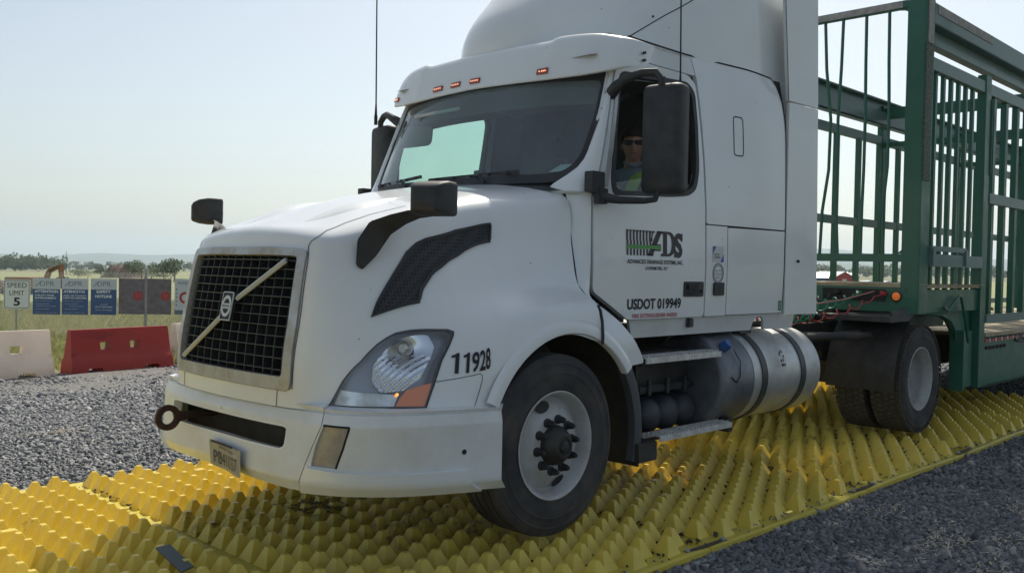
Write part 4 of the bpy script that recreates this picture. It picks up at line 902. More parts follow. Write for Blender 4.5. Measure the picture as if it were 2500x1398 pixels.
# --- roof fairing
mb = MB()
for s in (1, -1):
    q = MB(); P = np.stack([ROOF(np.full(57, u), np.linspace(0, 7, 57)) for u in np.linspace(0, 8, 65)]); grid_mb(P, q); mb.add([(a, s*b, c) for a, b, c in q.v], q.f)
RF = mb.build('roof_fairing', PAINT, TR, smooth=60)
mb = MB(); strip(mb, [(2.99, 1.20), (3.42, 1.73), (3.92, 2.36), (4.47, 2.97), (5.2, 3.6)], ROOF, .007, off=.002, st=.1); mb.cyl(ROOF(3.61, 2.23)[0], ROOF(3.61, 2.23)[0]+np.array([0, -.006, 0]), .008, 10); mb.build('fairing_seam', SEAM, RF)
# --- lettering on the driver's door
def sq(x0, x1, z0, z1, o=.003): return quadmap(SIDE, [(x0, z0), (x1, z0), (x1, z1), (x0, z1)], o)
def sq2(x0, x1, zl0, zr0, zl1, zr1): return quadmap(SIDE, [(x0, zl0), (x1, zr0), (x1, zr1), (x0, zl1)], .003)
for s_, q_, bo in (('USDOT 019949', sq(.735, 1.31, 1.235, 1.303), .03), ('ADVANCED DRAINAGE SYSTEMS, INC.', sq(.72, 1.32, 1.515, 1.545), .02), ('LIVERMORE, KY', sq(.905, 1.145, 1.478, 1.503), .015)):
    mb = MB(); text_on(mb, s_, q_, bold=bo); mb.build('door_lettering', BLACK, DR, recalc=False)
mb = MB(); text_on(mb, 'FIRE EXTINGUISHER INSIDE', sq(.79, 1.27, 1.183, 1.209), bold=.015); mb.build('red_lettering', REDTXT, DR, recalc=False)
mb = MB(); L = lambda P: mb.add([SIDE(a, b)[0]+np.array([0, -.003, 0]) for a, b in P], [tuple(range(len(P)))])
zt, zb = 1.728, 1.570; X = lambda a: .71+a*.60; Z = lambda b: zb+b*(zt-zb)
for k in range(9):      # corrugated pipe bars: narrow above, wide below
    x0 = k*.0555
    lim = .52-.0  # slanted right end
    top = x0+.026; L([(X(x0), Z(.58)), (X(min(x0+.028, .42)), Z(.58)), (X(x0+.028), Z(.97)), (X(x0), Z(1))]) if k < 9 else 0
    L([(X(x0), Z(1)), (X(x0+.045), Z(.97)), (X(x0+.045), Z(.93)), (X(x0), Z(.93))])
    if x0 < .36: L([(X(x0+.008), Z(0)), (X(x0+.036), Z(0)), (X(x0+.036), Z(.26)), (X(x0+.008), Z(.26))])
    if x0 < .41: L([(X(x0+.008), Z(.40)), (X(x0+.036), Z(.40)), (X(x0+.036), Z(.58)), (X(x0+.008), Z(.58))])
# A
L([(X(.53), Z(1)), (X(.62), Z(1)), (X(.45), Z(0)), (X(.36), Z(0))]); L([(X(.36), Z(0)), (X(.47), Z(0)), (X(.46), Z(.08)), (X(.38), Z(.08))]); L([(X(.53), Z(1)), (X(.70), Z(1)), (X(.70), Z(.90)), (X(.53), Z(.90))]); L([(X(.42), Z(.20)), (X(.60), Z(.20)), (X(.60), Z(.26)), (X(.44), Z(.26))]); L([(X(.46), Z(.42)), (X(.60), Z(.42)), (X(.60), Z(.47)), (X(.47), Z(.47))])
# D
n = 18; o_ = [(X(.68), Z(0)), (X(.68), Z(1))]+[(X(.70+.16*math.sin(math.pi*i/n)), Z(.5+.5*math.cos(math.pi*i/n))) for i in range(n+1)]
def D(o, i_): 
    q = MB(); patch(q, o, SIDE, (.05, .05), holes=[i_], off=.003); mb.add(q.v, q.f)
oD = [(X(.60), Z(0)), (X(.60), Z(.10)), (X(.64), Z(.10)), (X(.64), Z(1)), (X(.74), Z(1))]+[(X(.74+.13*math.sin(math.pi*i/n)), Z(.5+.5*math.cos(math.pi*i/n))) for i in range(1, n)]+[(X(.74), Z(0))]
iD = [(X(.71), Z(.10)), (X(.71), Z(.90))]+[(X(.73+.07*math.sin(math.pi*i/n)), Z(.5+.40*math.cos(math.pi*i/n))) for i in range(1, n)]
D(oD, iD); text_on(mb, 'S', sq(X(.845), X(1.0), Z(-.05), Z(.97)), bold=.045)
L([(X(.965), Z(.95)), (X(1.0), Z(.95)), (X(1.0), Z(.66)), (X(.98), Z(.66))]); L([(X(.845), Z(-.03)), (X(.87), Z(-.03)), (X(.87), Z(.28)), (X(.845), Z(.28))])
mb.build('logo', BROWNTXT, DR, recalc=False)
mb = MB(); L = lambda P: mb.add([SIDE(a, b)[0]+np.array([0, -.0045, 0]) for a, b in P], [tuple(range(len(P)))])
L([(X(0), Z(.27)), (X(.60), Z(.27)), (X(.60), Z(.41)), (X(0), Z(.41))]); mb.build('logo_stripe', GREENTXT, DR, recalc=False)
# --- mirrors
def mirrors(mir):
    C = Vector((.73, -1.335, 2.25)); q = MB()
    prof = rounded([(-.132, -.325), (.132, -.325), (.132, .325), (-.132, .325)], .05, 5)
    rings = [(-.065, .70), (-.055, .86), (-.03, .97), (0, 1.0), (.055, 1.0), (.062, .97)]; n = len(prof); v = []
    for h, k in rings: v += [C+Vector((h, a*k if k > .9 else a*k, b*(1-(1-k)*.35))) for a, b in prof]
    f = [(i*n+j, i*n+(j+1) % n, (i+1)*n+(j+1) % n, (i+1)*n+j) for i in range(len(rings)-1) for j in range(n)]+[tuple(range(n)), tuple(range((len(rings)-1)*n, len(rings)*n))]
    R = Matrix.Rotation(math.radians(8), 3, 'Z'); v = [C+R @ (p-C) for p in v]; q.add(v, f)
    M = q.build('door_mirror', PLASTIC, TR, mirror=mir, smooth=40)
    q = MB(); g = rounded([(-.115, -.305), (.115, -.305), (.115, .305), (-.115, .305)], .04, 4); q.prism(g, C+R @ Vector((.063, 0, 0)), R @ Vector((0, 1, 0)), (0, 0, 1), R @ Vector((.003, 0, 0))); q.build('mirror_glass', mat('mirror glass', (.85, .86, .88), rough=.03, metal=1.0) if 'mirror glass' not in MT else MT['mirror glass'], M, mirror=mir)
    q = MB(); q.tube([(.64, -1.0, 2.54), (.62, -1.06, 2.58), (.62, -1.12, 2.61), (.66, -1.22, 2.645), (.69, -1.30, 2.64), (.69, -1.34, 2.60), (.69, -1.34, 2.54)], [.040, .034, .028, .024, .026, .024, .02], 10); q.build('mirror_arm', PLASTIC, M, mirror=mir); q = MB()
    q.tube([(.40, -1.07, 1.96), (.42, -1.12, 1.90), (.50, -1.19, 1.885), (.62, -1.28, 1.885), (.68, -1.32, 1.895), (.69, -1.33, 1.95)], [.03, .035, .024, .02, .019, .018], 10)
    q.box((.385, -1.10, 1.985), (.11, .07, .12)); q.box((.42, -1.12, 1.905), (.08, .05, .09))
    q.build('mirror_arm', PLASTIC, M, mirror=mir, bevel=.008)
both(mirrors)
def hoodmirror(mir):
    q = MB()   # flat swept stalk from its foot on the hood shoulder
    sec = [((-1.035, -.745, 1.475), (-1.01, -.765, 1.455)), ((-1.03, -.745, 1.60), (-.945, -.79, 1.525)), ((-.985, -.78, 1.69), (-.885, -.83, 1.635)), ((-.93, -.87, 1.725), (-.85, -.91, 1.688)), ((-.90, -.97, 1.745), (-.83, -.99, 1.715)), ((-.88, -1.08, 1.75), (-.82, -1.08, 1.722))]
    v = []
    for a, b in sec:
        a, b = Vector(a), Vector(b); nn = Vector((-.45, -.85, .25)).normalized()
        v += [a-nn*.01, b-nn*.01, b+nn*.022, a+nn*.028]
    f = [(i*4+j, i*4+(j+1) % 4, (i+1)*4+(j+1) % 4, (i+1)*4+j) for i in range(len(sec)-1) for j in range(4)]+[(0, 1, 2, 3), tuple(range(len(v)-4, len(v)))]
    q.add(v, f); S = q.build('hood_mirror', PLASTIC, TR, mirror=mir, smooth=40, bevel=.006)
    q = MB(); C = Vector((-.84, -1.11, 1.806)); prof = rounded([(-.098, -.083), (.098, -.083), (.098, .083), (-.098, .083)], .022, 5); rings = [(-.13, .55), (-.12, .72), (-.085, .9), (-.03, 1.0), (.05, 1.0), (.058, .96)]; n = len(prof); v = []
    R = Matrix.Rotation(math.radians(24), 3, 'Z')
    for h, k in rings: v += [C+R @ Vector((h, a*k, b*k+(1-k)*(-.02))) for a, b in prof]
    f = [(i*n+j, i*n+(j+1) % n, (i+1)*n+(j+1) % n, (i+1)*n+j) for i in range(len(rings)-1) for j in range(n)]+[tuple(range(n)), tuple(range((len(rings)-1)*n, len(rings)*n))]
    q.add(v, f); q.build('mirror_head', PLASTIC, S, mirror=mir, smooth=45)
    q = MB(); q.prism(rounded([(-.082, -.070), (.082, -.070), (.082, .070), (-.082, .070)], .03), C+R @ Vector((.0585, 0, 0)), R @ Vector((0, 1, 0)), (0, 0, 1), R @ Vector((.003, 0, 0))); q.build('mirror_glass', MT['mirror glass'], S, mirror=mir)
both(hoodmirror)
# --- whip antennas
for p, top in (((1.33, -1.03, 2.66), (1.29, -1.03, 4.3)), ((.62, 1.31, 2.62), (.60, 1.31, 4.6))):
    q = MB(); q.tube([p, (p[0], p[1], p[2]+.12), top], [.012, .006, .0045], 6); q.cyl((p[0], p[1], p[2]-.05), (p[0], p[1], p[2]+.02), .014, 10); q.build('antenna', BLACK, TR)
# --- cab interior
mb = MB(); mb.box((1.98, 0, 2.0), (.04, 2.0, 1.7)); mb.box((1.2, 0, 1.24), (1.7, 2.0, .05)); mb.build('cab_lining', CABIN, TR)
mb = MB(); P = np.array([[(x, y, 2.83-.06*(x < .6)) for y in np.linspace(-.95, .95, 7)] for x in (.52, .8, 1.95)]); grid_mb(P, mb); mb.build('headliner', CABINL, TR, recalc=False)
mb = MB(); a = np.linspace(-.95, .95, 17); P = np.array([[(WIND(y, 2.66)[0][0]+.03, y, 2.69), (WIND(y, 2.5)[0][0]+.05, y*.98, 2.49), (WIND(y, 2.5)[0][0]+.16, y*.98, 2.47), (.95, y*.98, 2.60)] for y in a]); grid_mb(P, mb); HB = mb.build('header_shelf', CABIN, TR, smooth=40, recalc=False)
mb = MB(); mb.bar((WIND(.33, 2.53)[0][0]+.02, .60, 2.535), (WIND(.1, 2.53)[0][0]+.03, .12, 2.545), .02, .022); mb.build('shelf_trim', mat('pale trim', (.5, .5, .48), rough=.5), HB, bevel=.003)
mb = MB(); mb.prism(rounded([(-.15, -.09), (.15, -.09), (.17, .06), (-.16, .06)], .05, 5), (.52, .70, 2.43), (.1, -1, .02), (0, .05, 1), (.01, 0, 0)); mb.build('folded_sunshade', mat('sunshade grey', (.20, .22, .21), rough=.8), TR)
mb = MB(); P = np.array([[(.36+.22*abs(y)**2, y, 1.99), (.62, y, 2.02+.03*math.cos(y*3)), (.80, y, 1.98), (.88, y, 1.75), (.88, y, 1.3)] for y in np.linspace(-.98, .98, 15)]); grid_mb(P, mb); DS = mb.build('dashboard', CABIN, TR, smooth=40, recalc=False)
mb = MB(); mb.add([(.47, -.66, 2.075), (.63, -.62, 2.14), (.62, -.86, 2.13), (.53, -.86, 2.08)], [(0, 1, 2, 3)]); mb.build('paper_sheet', mat('paper', (.75, .80, .85), rough=.9), DS, recalc=False)
mb = MB(); mb.box((.62, .12, 2.10), (.03, .10, .09)); mb.box((.66, -.18, 2.09), (.03, .03, .10)); mb.build('dash_gadget', PLASTIC, DS, bevel=.005)
mb = MB(); cW = Vector((.93, -.58, 2.0)); axw = Vector((.75, 0, .66)).normalized(); xx = Vector((0, 1, 0)); yy2 = axw.cross(xx)
mb.tube([cW+(xx*math.cos(a)+yy2*math.sin(a))*.21 for a in np.linspace(0, 2*math.pi, 33)], .016, 8); mb.bar(cW-xx*.2, cW+xx*.2, .03, .02, axw); mb.bar(cW, cW-yy2*.2, .03, .02, axw); mb.cyl(cW, cW-axw*.4, .04, 12); mb.build('steering_wheel', PLASTIC, TR)
def seat(y):
    q = MB(); q.box((1.42, y, 1.62), (.50, .52, .16)); q.box((1.42, y, 1.40), (.3, .3, .3)); q.box((1.72, y, 2.0), (.16, .50, .72), Matrix.Rotation(math.radians(8), 3, 'Y')); q.box((1.80, y, 2.44), (.11, .26, .18)); q.build('cab_seat', CABIN, TR, bevel=.04)
seat(-.58); seat(.55)
# --- chassis, steps, tanks
mb = MB()
for s in (1, -1):
    mb.box((2.6, s*.43, .88), (7.0, .09, .27)); mb.box((.1, s*.42, .66), (1.3, .08, .06))
mb.box((0, 0, .50), (.14, 1.7, .13)); mb.box((5.14, 0, .50), (.22, 1.3, .22)); mb.ball((5.14, 0, .5), (.24, .2, .24), 16)
for x in (-1.0, .9, 1.9, 3.2, 4.2, 6.0): mb.box((x, 0, .88), (.1, .86, .2))
mb.box((.1, 0, 1.0), (1.2, .7, .7)); mb.box((4.9, 0, 1.06), (1.0, .84, .05)); mb.box((5.3, 0, 1.10), (.9, .9, .06))
mb.tube([(3.1, -.5, .95), (3.6, -.75, .93), (4.1, -.95, .93), (4.45, -1.0, .93)], .035, 8)
CH = mb.build('chassis', DARK, TR, bevel=.006)
mb = MB(); mb.box((3.55, 0, 1.04), (1.0, .9, .03)); mb.build('deck_plate', DARK, TR)
def tanks(mir):
    q = MB(); q.cyl((2.08, -.875, .72), (3.08, -.875, .72), .33, 64)
    prof = [(0, .045), (.10, .042), (.22, .03), (.29, .012), (.325, -.01), (.33, -.03)]
    q.lathe([(r, h) for r, h in prof], (3.08, -.875, .72), (1, 0, 0), 64); FT = q.build('fuel_tank', ALU, TR, mirror=mir, smooth=50)
    q = MB(); q.lathe([(0, 0), (.27, 0), (.315, -.01), (.326, -.03), (.326, -.40)], (1.70, -.875, .72), (-1, 0, 0), 64); q.v = [(2*1.70-a if False else a, b, c) for a, b, c in q.v]
    DT = q.build('additive_tank', mat('additive tank steel', (.24, .26, .29), rough=.42, metal=.5, col2=(.14, .15, .17), nscale=4) if 'additive tank steel' not in MT else MT['additive tank steel'], TR, mirror=mir, smooth=50)
    for x in (2.22, 2.80):
        q = MB(); q.lathe([(.331, -.038), (.338, -.036), (.338, .036), (.331, .038)], (x, -.875, .72), (1, 0, 0), 64); q.box((x, -.60, .72), (.08, .10, .68)); q.build('tank_strap', mat('strap black', (.035, .038, .045), rough=.45) if 'strap black' not in MT else MT['strap black'], FT, mirror=mir, smooth=40)
    q = MB(); q.box((2.24, -.97, 1.045), (.16, .12, .03)); q.cyl((2.22, -.98, 1.04), (2.22, -.985, 1.085), .045, 20); q.cyl((2.12, -.95, 1.03), (2.12, -.95, 1.06), .02, 10); q.build('tank_cap', PLASTIC, FT, mirror=mir, bevel=.005)
    q = MB(); q.cyl((1.80, -1.11, .955), (1.80, -1.15, .985), .038, 20); q.cyl((1.80, -1.148, .983), (1.80, -1.158, .991), .032, 20); q.build('blue_filler_cap', BLUEC, DT, mirror=mir, bevel=.004)
    q = MB(); q.tube([(1.86, -1.16, .94), (1.90, -1.19, .86), (1.88, -1.205, .76), (1.83, -1.208, .72), (1.77, -1.205, .76)], .004, 5); q.build('cap_tether', BLACK, DT, mirror=mir)
    if not mir:
        q = MB()
        for k, (dx, dz) in enumerate(((0, 0), (.02, 0), (.045, 0), (.0, .03), (.03, .035), (.05, .06), (0, .075), (.02, .09), (.05, .095))): q.add([(2.48+dx+a, -.875-math.sqrt(.332**2-(.79+dz+b-.72)**2), .79+dz+b) for a, b in ((0, 0), (.014, 0), (.014, .02), (0, .02))], [(0, 1, 2, 3)])
        q.build('tank_label', BLACK, FT, recalc=False)
    for z, x0, x1, nm in ((.94, .81, 1.655, 'upper_step'), (.445, .97, 1.815, 'lower_step')):
        q = MB(); q.bar((x0, -1.185, z-.014), (x1, -1.185, z-.014), .012, .036); q.bar((x0, -1.05, z-.014), (x1, -1.05, z-.014), .012, .036)
        for yv in (-1.16, -1.12, -1.08):
            q.bar((x0, yv, z-.002), (x1, yv, z-.002), .012, .004)
            nt_ = 26
            for k in range(nt_):
                xk = x0+(x1-x0)*(k+.5)/nt_; q.box((xk, yv, z+.005), (.014, .020, .014))
        q.build(nm, mat('step aluminium', (.80, .81, .81), rough=.35, metal=.35, col2=(.55, .55, .54), nscale=18) if 'step aluminium' not in MT else MT['step aluminium'], TR, mirror=mir, bevel=.0015)
    q = MB(); q.box((.87, -1.05, .36), (.20, .24, .12)); q.box((1.86, -1.0, .42), (.06, .30, .10)); q.box((1.38, -.98, .40), (1.0, .10, .04)); q.box((1.45, -1.0, .90), (.4, .1, .04)); q.box((.84, -1.0, .91), (.05, .3, .05)); q.build('step_bracket', DARK, TR, mirror=mir, bevel=.006)
    for x in (1.19, 1.395, 1.60):
        q = MB(); q.lathe([(0, .02), (.06, .012), (.10, -.015), (.115, -.05), (.115, -.45)], (x, -.98, .525), (0, -1, 0), 28); q.bar((x-.02, -.95, .66), (x-.02, -.95, .76), .02, .03); q.build('air_tank', mat('air tank grey', (.05, .055, .065), rough=.5, noise=.3) if 'air tank grey' not in MT else MT['air tank grey'], TR, mirror=mir)
    q = MB(); q.box((1.35, -.70, .80), (.95, .40, .28)); q.box((1.42, -.92, .70), (.7, .05, .05)); q.build('battery_box', DARK, TR, mirror=mir, bevel=.01)
both(tanks)
# --- wheels
def tyre_prof(w, ro=.505, ri=.292, tread=True):
    h = w/2; P = [(ri, h*.86), (ri+.015, h*.93), (ri+.022, h*.955), (ri+.026, h*.94), (ri+.07, h*1.0), (ri+.10, h*1.0), (ri+.104, h*1.018), (ri+.109, h*1.018), (ri+.113, h*1.0), (ro-.058, h*.975), (ro-.054, h*.992), (ro-.048, h*.985), (ro-.045, h*.96), (ro-.018, h*.90), (ro-.004, h*.82)]
    if tread:
        for g in (.55, .2, -.2, -.55): P += [(ro, h*(g+.05)+0), (ro-.014, h*(g+.035)), (ro-.014, h*(g-.035)), (ro, h*(g-.05))]
    P += [(ro-.004, -h*.82), (ro-.018, -h*.90), (ro-.045, -h*.96), (ri+.12, -h), (ri+.07, -h), (ri+.02, -h*.95), (ri, -h*.86)]
    return P
def front_wheel(mir):
    y = -1.025; c = (.03, y, .505); s = (0, -1, 0)
    q = MB(); q.lathe(tyre_prof(.285), c, s, 96); T = q.build('front_wheel', RUBBER, TR, mirror=mir, smooth=28)
    F = -.005+.135   # flange offset outwards from the tyre centre
    prof = [(.284, F-.005), (.300, F), (.302, F+.006), (.297, F+.009), (.288, F+.004), (.281, F-.012), (.272, F-.03), (.266, F-.055), (.262, F-.075), (.252, F-.075), (.235, F-.062), (.205, F-.038), (.178, F-.022), (.172, F-.016), (.168, F-.014), (.10, F-.014)]
    q = MB(); q.lathe(prof, c, s, 72); R_ = q.build('wheel_rim', RIM, T, mirror=mir, smooth=40)
    q = MB(); ph0 = 20
    for k, an in enumerate((108, -72)):
        a = math.radians(an); px = c[0]+math.cos(a)*.222; pz = c[2]+math.sin(a)*.222; R = Matrix.Rotation(-(a-math.pi/2), 3, 'Y'); v = []
        base = Vector((px, -1.025-(F-.046), pz)); nn_ = Vector((math.cos(a)*.45, -1, math.sin(a)*.45)).normalized(); tg = Vector((-math.sin(a), 0, math.cos(a))); rd = tg.cross(nn_)
        q.add([base+nn_*.004+tg*math.cos(t)*.052+rd*math.sin(t)*.032 for t in np.linspace(0, 2*math.pi, 24, endpoint=False)], [tuple(range(24))]); q.build('hand_hole', BLACK, R_, mirror=mir, recalc=False); q = MB()
    for k in range(10):
        q = MB(); a = math.radians(36*k+8); p = Vector((c[0]+math.cos(a)*.143, y-(F-.014), c[2]+math.sin(a)*.143)); q.lathe([(.026, 0), (.026, .012), (.019, .016), (.0185, .04), (.012, .058), (0, .062)], p, s, 10)
        q.build('lug_nut', mat('lug nut black', (.03, .03, .033), rough=.6, noise=.3) if 'lug nut black' not in MT else MT['lug nut black'], R_, mirror=mir)
    q = MB(); q.lathe([(.112, F-.016), (.108, F+.01), (.098, F+.03), (.086, F+.04), (.078, F+.055), (.062, F+.066), (.05, F+.066), (.046, F+.060), (.034, F+.060), (.030, F+.072), (.02, F+.076), (0, F+.076)], c, s, 40); q.build('hub_cap', DARK, R_, mirror=mir, smooth=30)
both(front_wheel)
def rear_wheels(mir):
    for nm, y in (('outer_rear_wheel', -1.075), ('inner_rear_wheel', -.735)):
        c = (5.14, y, .505); q = MB(); q.lathe(tyre_prof(.28), c, (0, -1, 0), 96); T = q.build(nm, RUBBER, TR, mirror=mir, smooth=28)
        # lug blocks on the tread
        q = MB()
        for k in range(60):
            a = 2*math.pi*k/60; R = Matrix.Rotation(-a, 3, 'Y')
            for j, (yy_, w_) in enumerate(((-.118, .04), (-.062, .055), (0, .055), (.062, .055), (.118, .04))):
                aa = a+(j % 2)*math.pi/60; R = Matrix.Rotation(-aa, 3, 'Y'); p = Vector((c[0]+math.cos(aa)*.504, y+yy_, c[2]+math.sin(aa)*.504)); q.box(p, (.012, w_, .040), R)
        q.build('tread_block', TREAD, T, mirror=mir, smooth=0, recalc=False)
        F = .125; prof = [(.284, F-.005), (.298, F), (.300, F+.007), (.293, F+.009), (.286, F), (.282, F-.02), (.262, F-.045), (.256, F-.09), (.262, F-.12), (.250, F-.16), (.240, F-.19), (.20, F-.205), (.12, F-.205)]
        if nm[0] == 'i': prof = [(.284, F-.005), (.298, F), (.286, F), (.26, F-.05), (.26, -F+.05), (.298, -F)]
        q = MB(); q.lathe(prof, c, (0, -1, 0), 72); R_ = q.build('wheel_rim', RIM, T, mirror=mir, smooth=40)
        if nm[0] == 'o':
            q = MB()
            for k in range(10):
                a = math.radians(36*k); p = Vector((c[0]+math.cos(a)*.143, y-(F-.205), c[2]+math.sin(a)*.143)); q.lathe([(.02, 0), (.02, .04), (.012, .05), (0, .05)], p, (0, -1, 0), 8)
            q.lathe([(.09, 0), (.09, .04), (.07, .06), (0, .065)], (c[0], y-(F-.205), c[2]), (0, -1, 0), 30); q.build('axle_hub', DARK, R_, mirror=mir)
both(rear_wheels)
# --- quarter fender in front of the drive wheels
def qf(mir):
    A = np.radians(np.linspace(186, 112, 22)); pr = [(5.14+math.cos(a)*.66, .505+math.sin(a)*.66) for a in A]
    pr = [(x, z) for x, z in pr]; P = np.array([[(x, y, z+(-.015 if abs(y) > 1.2 else 0)) for x, z in pr] for y in (-1.225, -1.21, -.9, -.58)]); q = MB(); grid_mb(P, q)
    P2 = P.copy(); P2[:, :, 0] += .012; grid_mb(P2, q)
    q.bar((4.42, -1.20, 1.10), (4.75, -1.20, 1.13), .02, .10); q.box((4.62, -.9, 1.085), (.55, .64, .05))
    q.tube([(4.45, -.9, .95), (4.05, -.85, .93), (3.8, -.5, .93)], .03, 8)
    q.build('quarter_fender', PLASTIC, TR, mirror=mir, smooth=40)
both(qf)
# --- air lines to the trailer, catwalk clutter
def coil(name, a, b, r, turns, m, sag=.1, tr=.008):
    a, b = Vector(a), Vector(b); pts = []; n = int(turns*10); d = (b-a).normalized(); x = d.cross(Vector((0, 0, 1))).normalized(); y = x.cross(d)
    for i in range(n+1):
        t = i/n; c_ = a.lerp(b, t)-Vector((0, 0, sag*4*t*(1-t))); w = min(1, 6*t, 6*(1-t)); pts.append(c_+(x*math.cos(2*math.pi*turns*t)+y*math.sin(2*math.pi*turns*t))*r*w)
    q = MB(); q.tube(pts, tr, 6); return q.build(name, m, TR)
GH = mat('green hose', (.02, .22, .13), rough=.4); RH = mat('red hose', (.45, .05, .06), rough=.4); BH = mat('black hose', (.02, .02, .022), rough=.5)
coil('green_air_hose', (2.8, -.35, 1.25), (4.86, -.72, 1.30), .045, 15, GH, .13); coil('red_air_hose', (2.8, -.10, 1.22), (4.86, -.95, 1.31), .035, 15, RH, .22, .006); coil('black_power_cable', (2.8, -.2, 1.35), (4.86, -.5, 1.30), .04, 11, BH, .16)
coil('green_hose_loop', (3.2, -.55, 1.16), (4.2, -.62, 1.12), .05, 9, GH, .04)
mb = MB(); mb.tube([(3.1, -.3, 1.30), (3.8, -.55, 1.17), (4.5, -.72, 1.24), (4.86, -.86, 1.32)], .007, 6); mb.build('red_cable', mat('pale red cable', (.55, .25, .2), rough=.5), TR)
# ================================================================ the green rack trailer
TL_ = thing('cargo_trailer', (6.0, 0, 0), 'green step-deck trailer with tall open side racks, hitched behind the white truck', 'trailer')
Y = 1.235; XF = 4.90; XE = 16.2
mb = MB()
mb.box((XF+.036, 0, 1.245), (.06, 2*Y-.02, .23)); mb.box((XF+.20, 0, 1.34), (.4, 2.3, .05)); mb.box((5.9, 0, 1.0), (1.9, 1.6, .14))
for s in (1, -1): mb.box((5.85, s*(Y-.03), 1.235), (1.75, .05, .22))
mb.build('upper_deck_frame', GREEN, TL_, bevel=.004)
mb = MB(); mb.box((5.80, 0, 1.375), (1.78, 2.50, .03))
for k in range(11): mb.box((5.80, -1.15+k*.23, 1.392), (1.78, .222, .006))
mb.build('upper_deck_planks', WOOD, TL_)
mb = MB()
for k in range(11): mb.box((6.78+(XE-6.78)/2, -1.15+k*.23, .855), (XE-6.78, .222, .035))
mb.build('lower_deck_planks', WOOD, TL_)
def sidep(s):
    nm = lambda q, n, m=GREEN, **k: q.build(n, m, TL_, mirror=(s > 0), **k)
    q = MB()    # gooseneck cheek with the curved cut-out over the wheels
    ck = [(5.0, 1.13), (5.0, 1.34), (6.72, 1.34), (6.72, .33), (6.12, .33), (6.12, .80), (6.06, .93), (5.92, 1.03), (5.70, 1.09), (5.40, 1.115)]
    q.prism(ck, (0, -Y+.07, 0), (1, 0, 0), (0, 0, 1), (0, .04, 0)); q.box((6.12, -Y+.04, .62), (.03, .14, .62)); q.box((6.40, -Y+.05, .62), (.24, .05, .58)); nm(q, 'gooseneck_cheek', bevel=.004)
    q = MB(); q.tube([(6.12, -Y+.045, .80), (6.06, -Y+.045, .93), (5.92, -Y+.045, 1.03), (5.70, -Y+.045, 1.09), (5.40, -Y+.045, 1.115), (5.0, -Y+.045, 1.125)], .016, 8); nm(q, 'cut_out_edge')
    q = MB(); q.box((6.66, -Y+.02, 1.95), (.17, .09, 3.28)); q.box((6.75, -Y+.0, 2.95), (.02, .08, .8)); nm(q, 'rack_post', bevel=.005)
    q = MB(); q.box((5.01, -Y+.04, 2.58), (.22, .12, 2.92)); q.box((4.935, -Y+.10, 2.6), (.064, .10, 2.85)); P0 = nm(q, 'corner_post', bevel=.005)
    q = MB(); q.box((4.985, -Y-.026, 2.98), (.15, .012, 1.25)); q.build('worn_patch', GREENW, P0, mirror=s > 0)
    q = MB(); q.box((5.01, -Y-.026, 3.83), (.12, .010, .42)); q.build('tape', TAPE, P0, mirror=s > 0)
    # side rack: big top rail (a C section), second rail, mid rails
    q = MB(); x0, x1 = 5.12, XE; L = x1-x0; xm = (x0+x1)/2
    q.box((xm, -Y+.01, 3.935), (L, .03, .19)); q.box((xm, -Y+.06, 3.845), (L, .12, .02)); q.box((xm, -Y+.11, 3.75), (L, .02, .19)); q.box((xm, -Y+.07, 3.665), (L, .10, .03)); q.box((xm, -Y+.06, 4.025), (L, .12, .02)); TRL = nm(q, 'top_rail', GREYGREEN, bevel=.003)
    q = MB(); q.box((6.0, -Y-.008, 3.98), (1.55, .008, .085)); q.build('tape', TAPE, TRL, mirror=s > 0)
    q = MB(); q.box((xm, -Y+.02, 3.46), (L, .07, .12)); nm(q, 'second_rail', GREYGREEN, bevel=.003)
    step = .205 if s < 0 else .60
    bars = list(np.arange(5.30, 6.5, .205)) 
    for k, x in enumerate(bars): q = MB(); q.bar((x+rng.normal(0, .01), -Y+.03, 1.34), (x, -Y+.03, 3.42), .045, .035, up=(0, 1, 0)); nm(q, 'rack_bar')
    q = MB(); q.box((5.86, -Y-.01, 1.625), (1.45, .05, .12)); q.box((5.60, -Y-.03, 1.735), (.95, .03, .05)); q.box((5.18, -Y-.03, 1.66), (.07, .05, .16)); q.box((6.06, -Y-.03, 1.66), (.06, .05, .16)); nm(q, 'lower_rail', GREYGREEN, bevel=.003)
    # lower deck section
    xb = 6.97; k = 0
    while xb < XE-.2:
        w = .085; q = MB(); q.bar((xb, -Y+.03, .98), (xb, -Y+.03, 3.42), w, .06, up=(0, 1, 0)); nm(q, 'rack_bar', bevel=.002); xb += .40 if s < 0 else .70
    for zz, w, h in ((2.31, .05, .11), (1.03, .06, .09)):
        q = MB(); q.box(((6.75+XE)/2, -Y-.01 if s < 0 else -Y+.03, zz if s < 0 or zz < 2 else 2.22), (XE-6.75, w, h)); nm(q, 'mid_rail' if zz > 2 else 'bottom_rail', GREYGREEN, bevel=.003)
    q = MB(); xs_ = 9.9
    q.box((9.9, -Y+.02, 2.42), (.16, .09, 3.1)); q.box((13.1, -Y+.02, 2.42), (.16, .09, 3.1)); nm(q, 'rack_post', bevel=.004)
    q = MB(); q.box(((6.75+XE)/2, -Y+.005, .565), (XE-6.75, .03, .53)); q.box(((6.75+XE)/2, -Y+.05, .31), (XE-6.75, .12, .025)); q.box(((6.75+XE)/2, -Y+.04, .822), (XE-6.75, .11, .02)); SB = nm(q, 'side_beam', bevel=.003)
    for j, mm in ((0, REDT), (1, WHT)):
        for i in range(16): q = MB(); q.box((6.86+.20*i*1+(.05 if j else 0)+(.075 if j else 0), -Y-.013, .80), (.125 if not j else .075, .004, .05)); q.build('reflective_tape', mm, SB, mirror=s > 0)
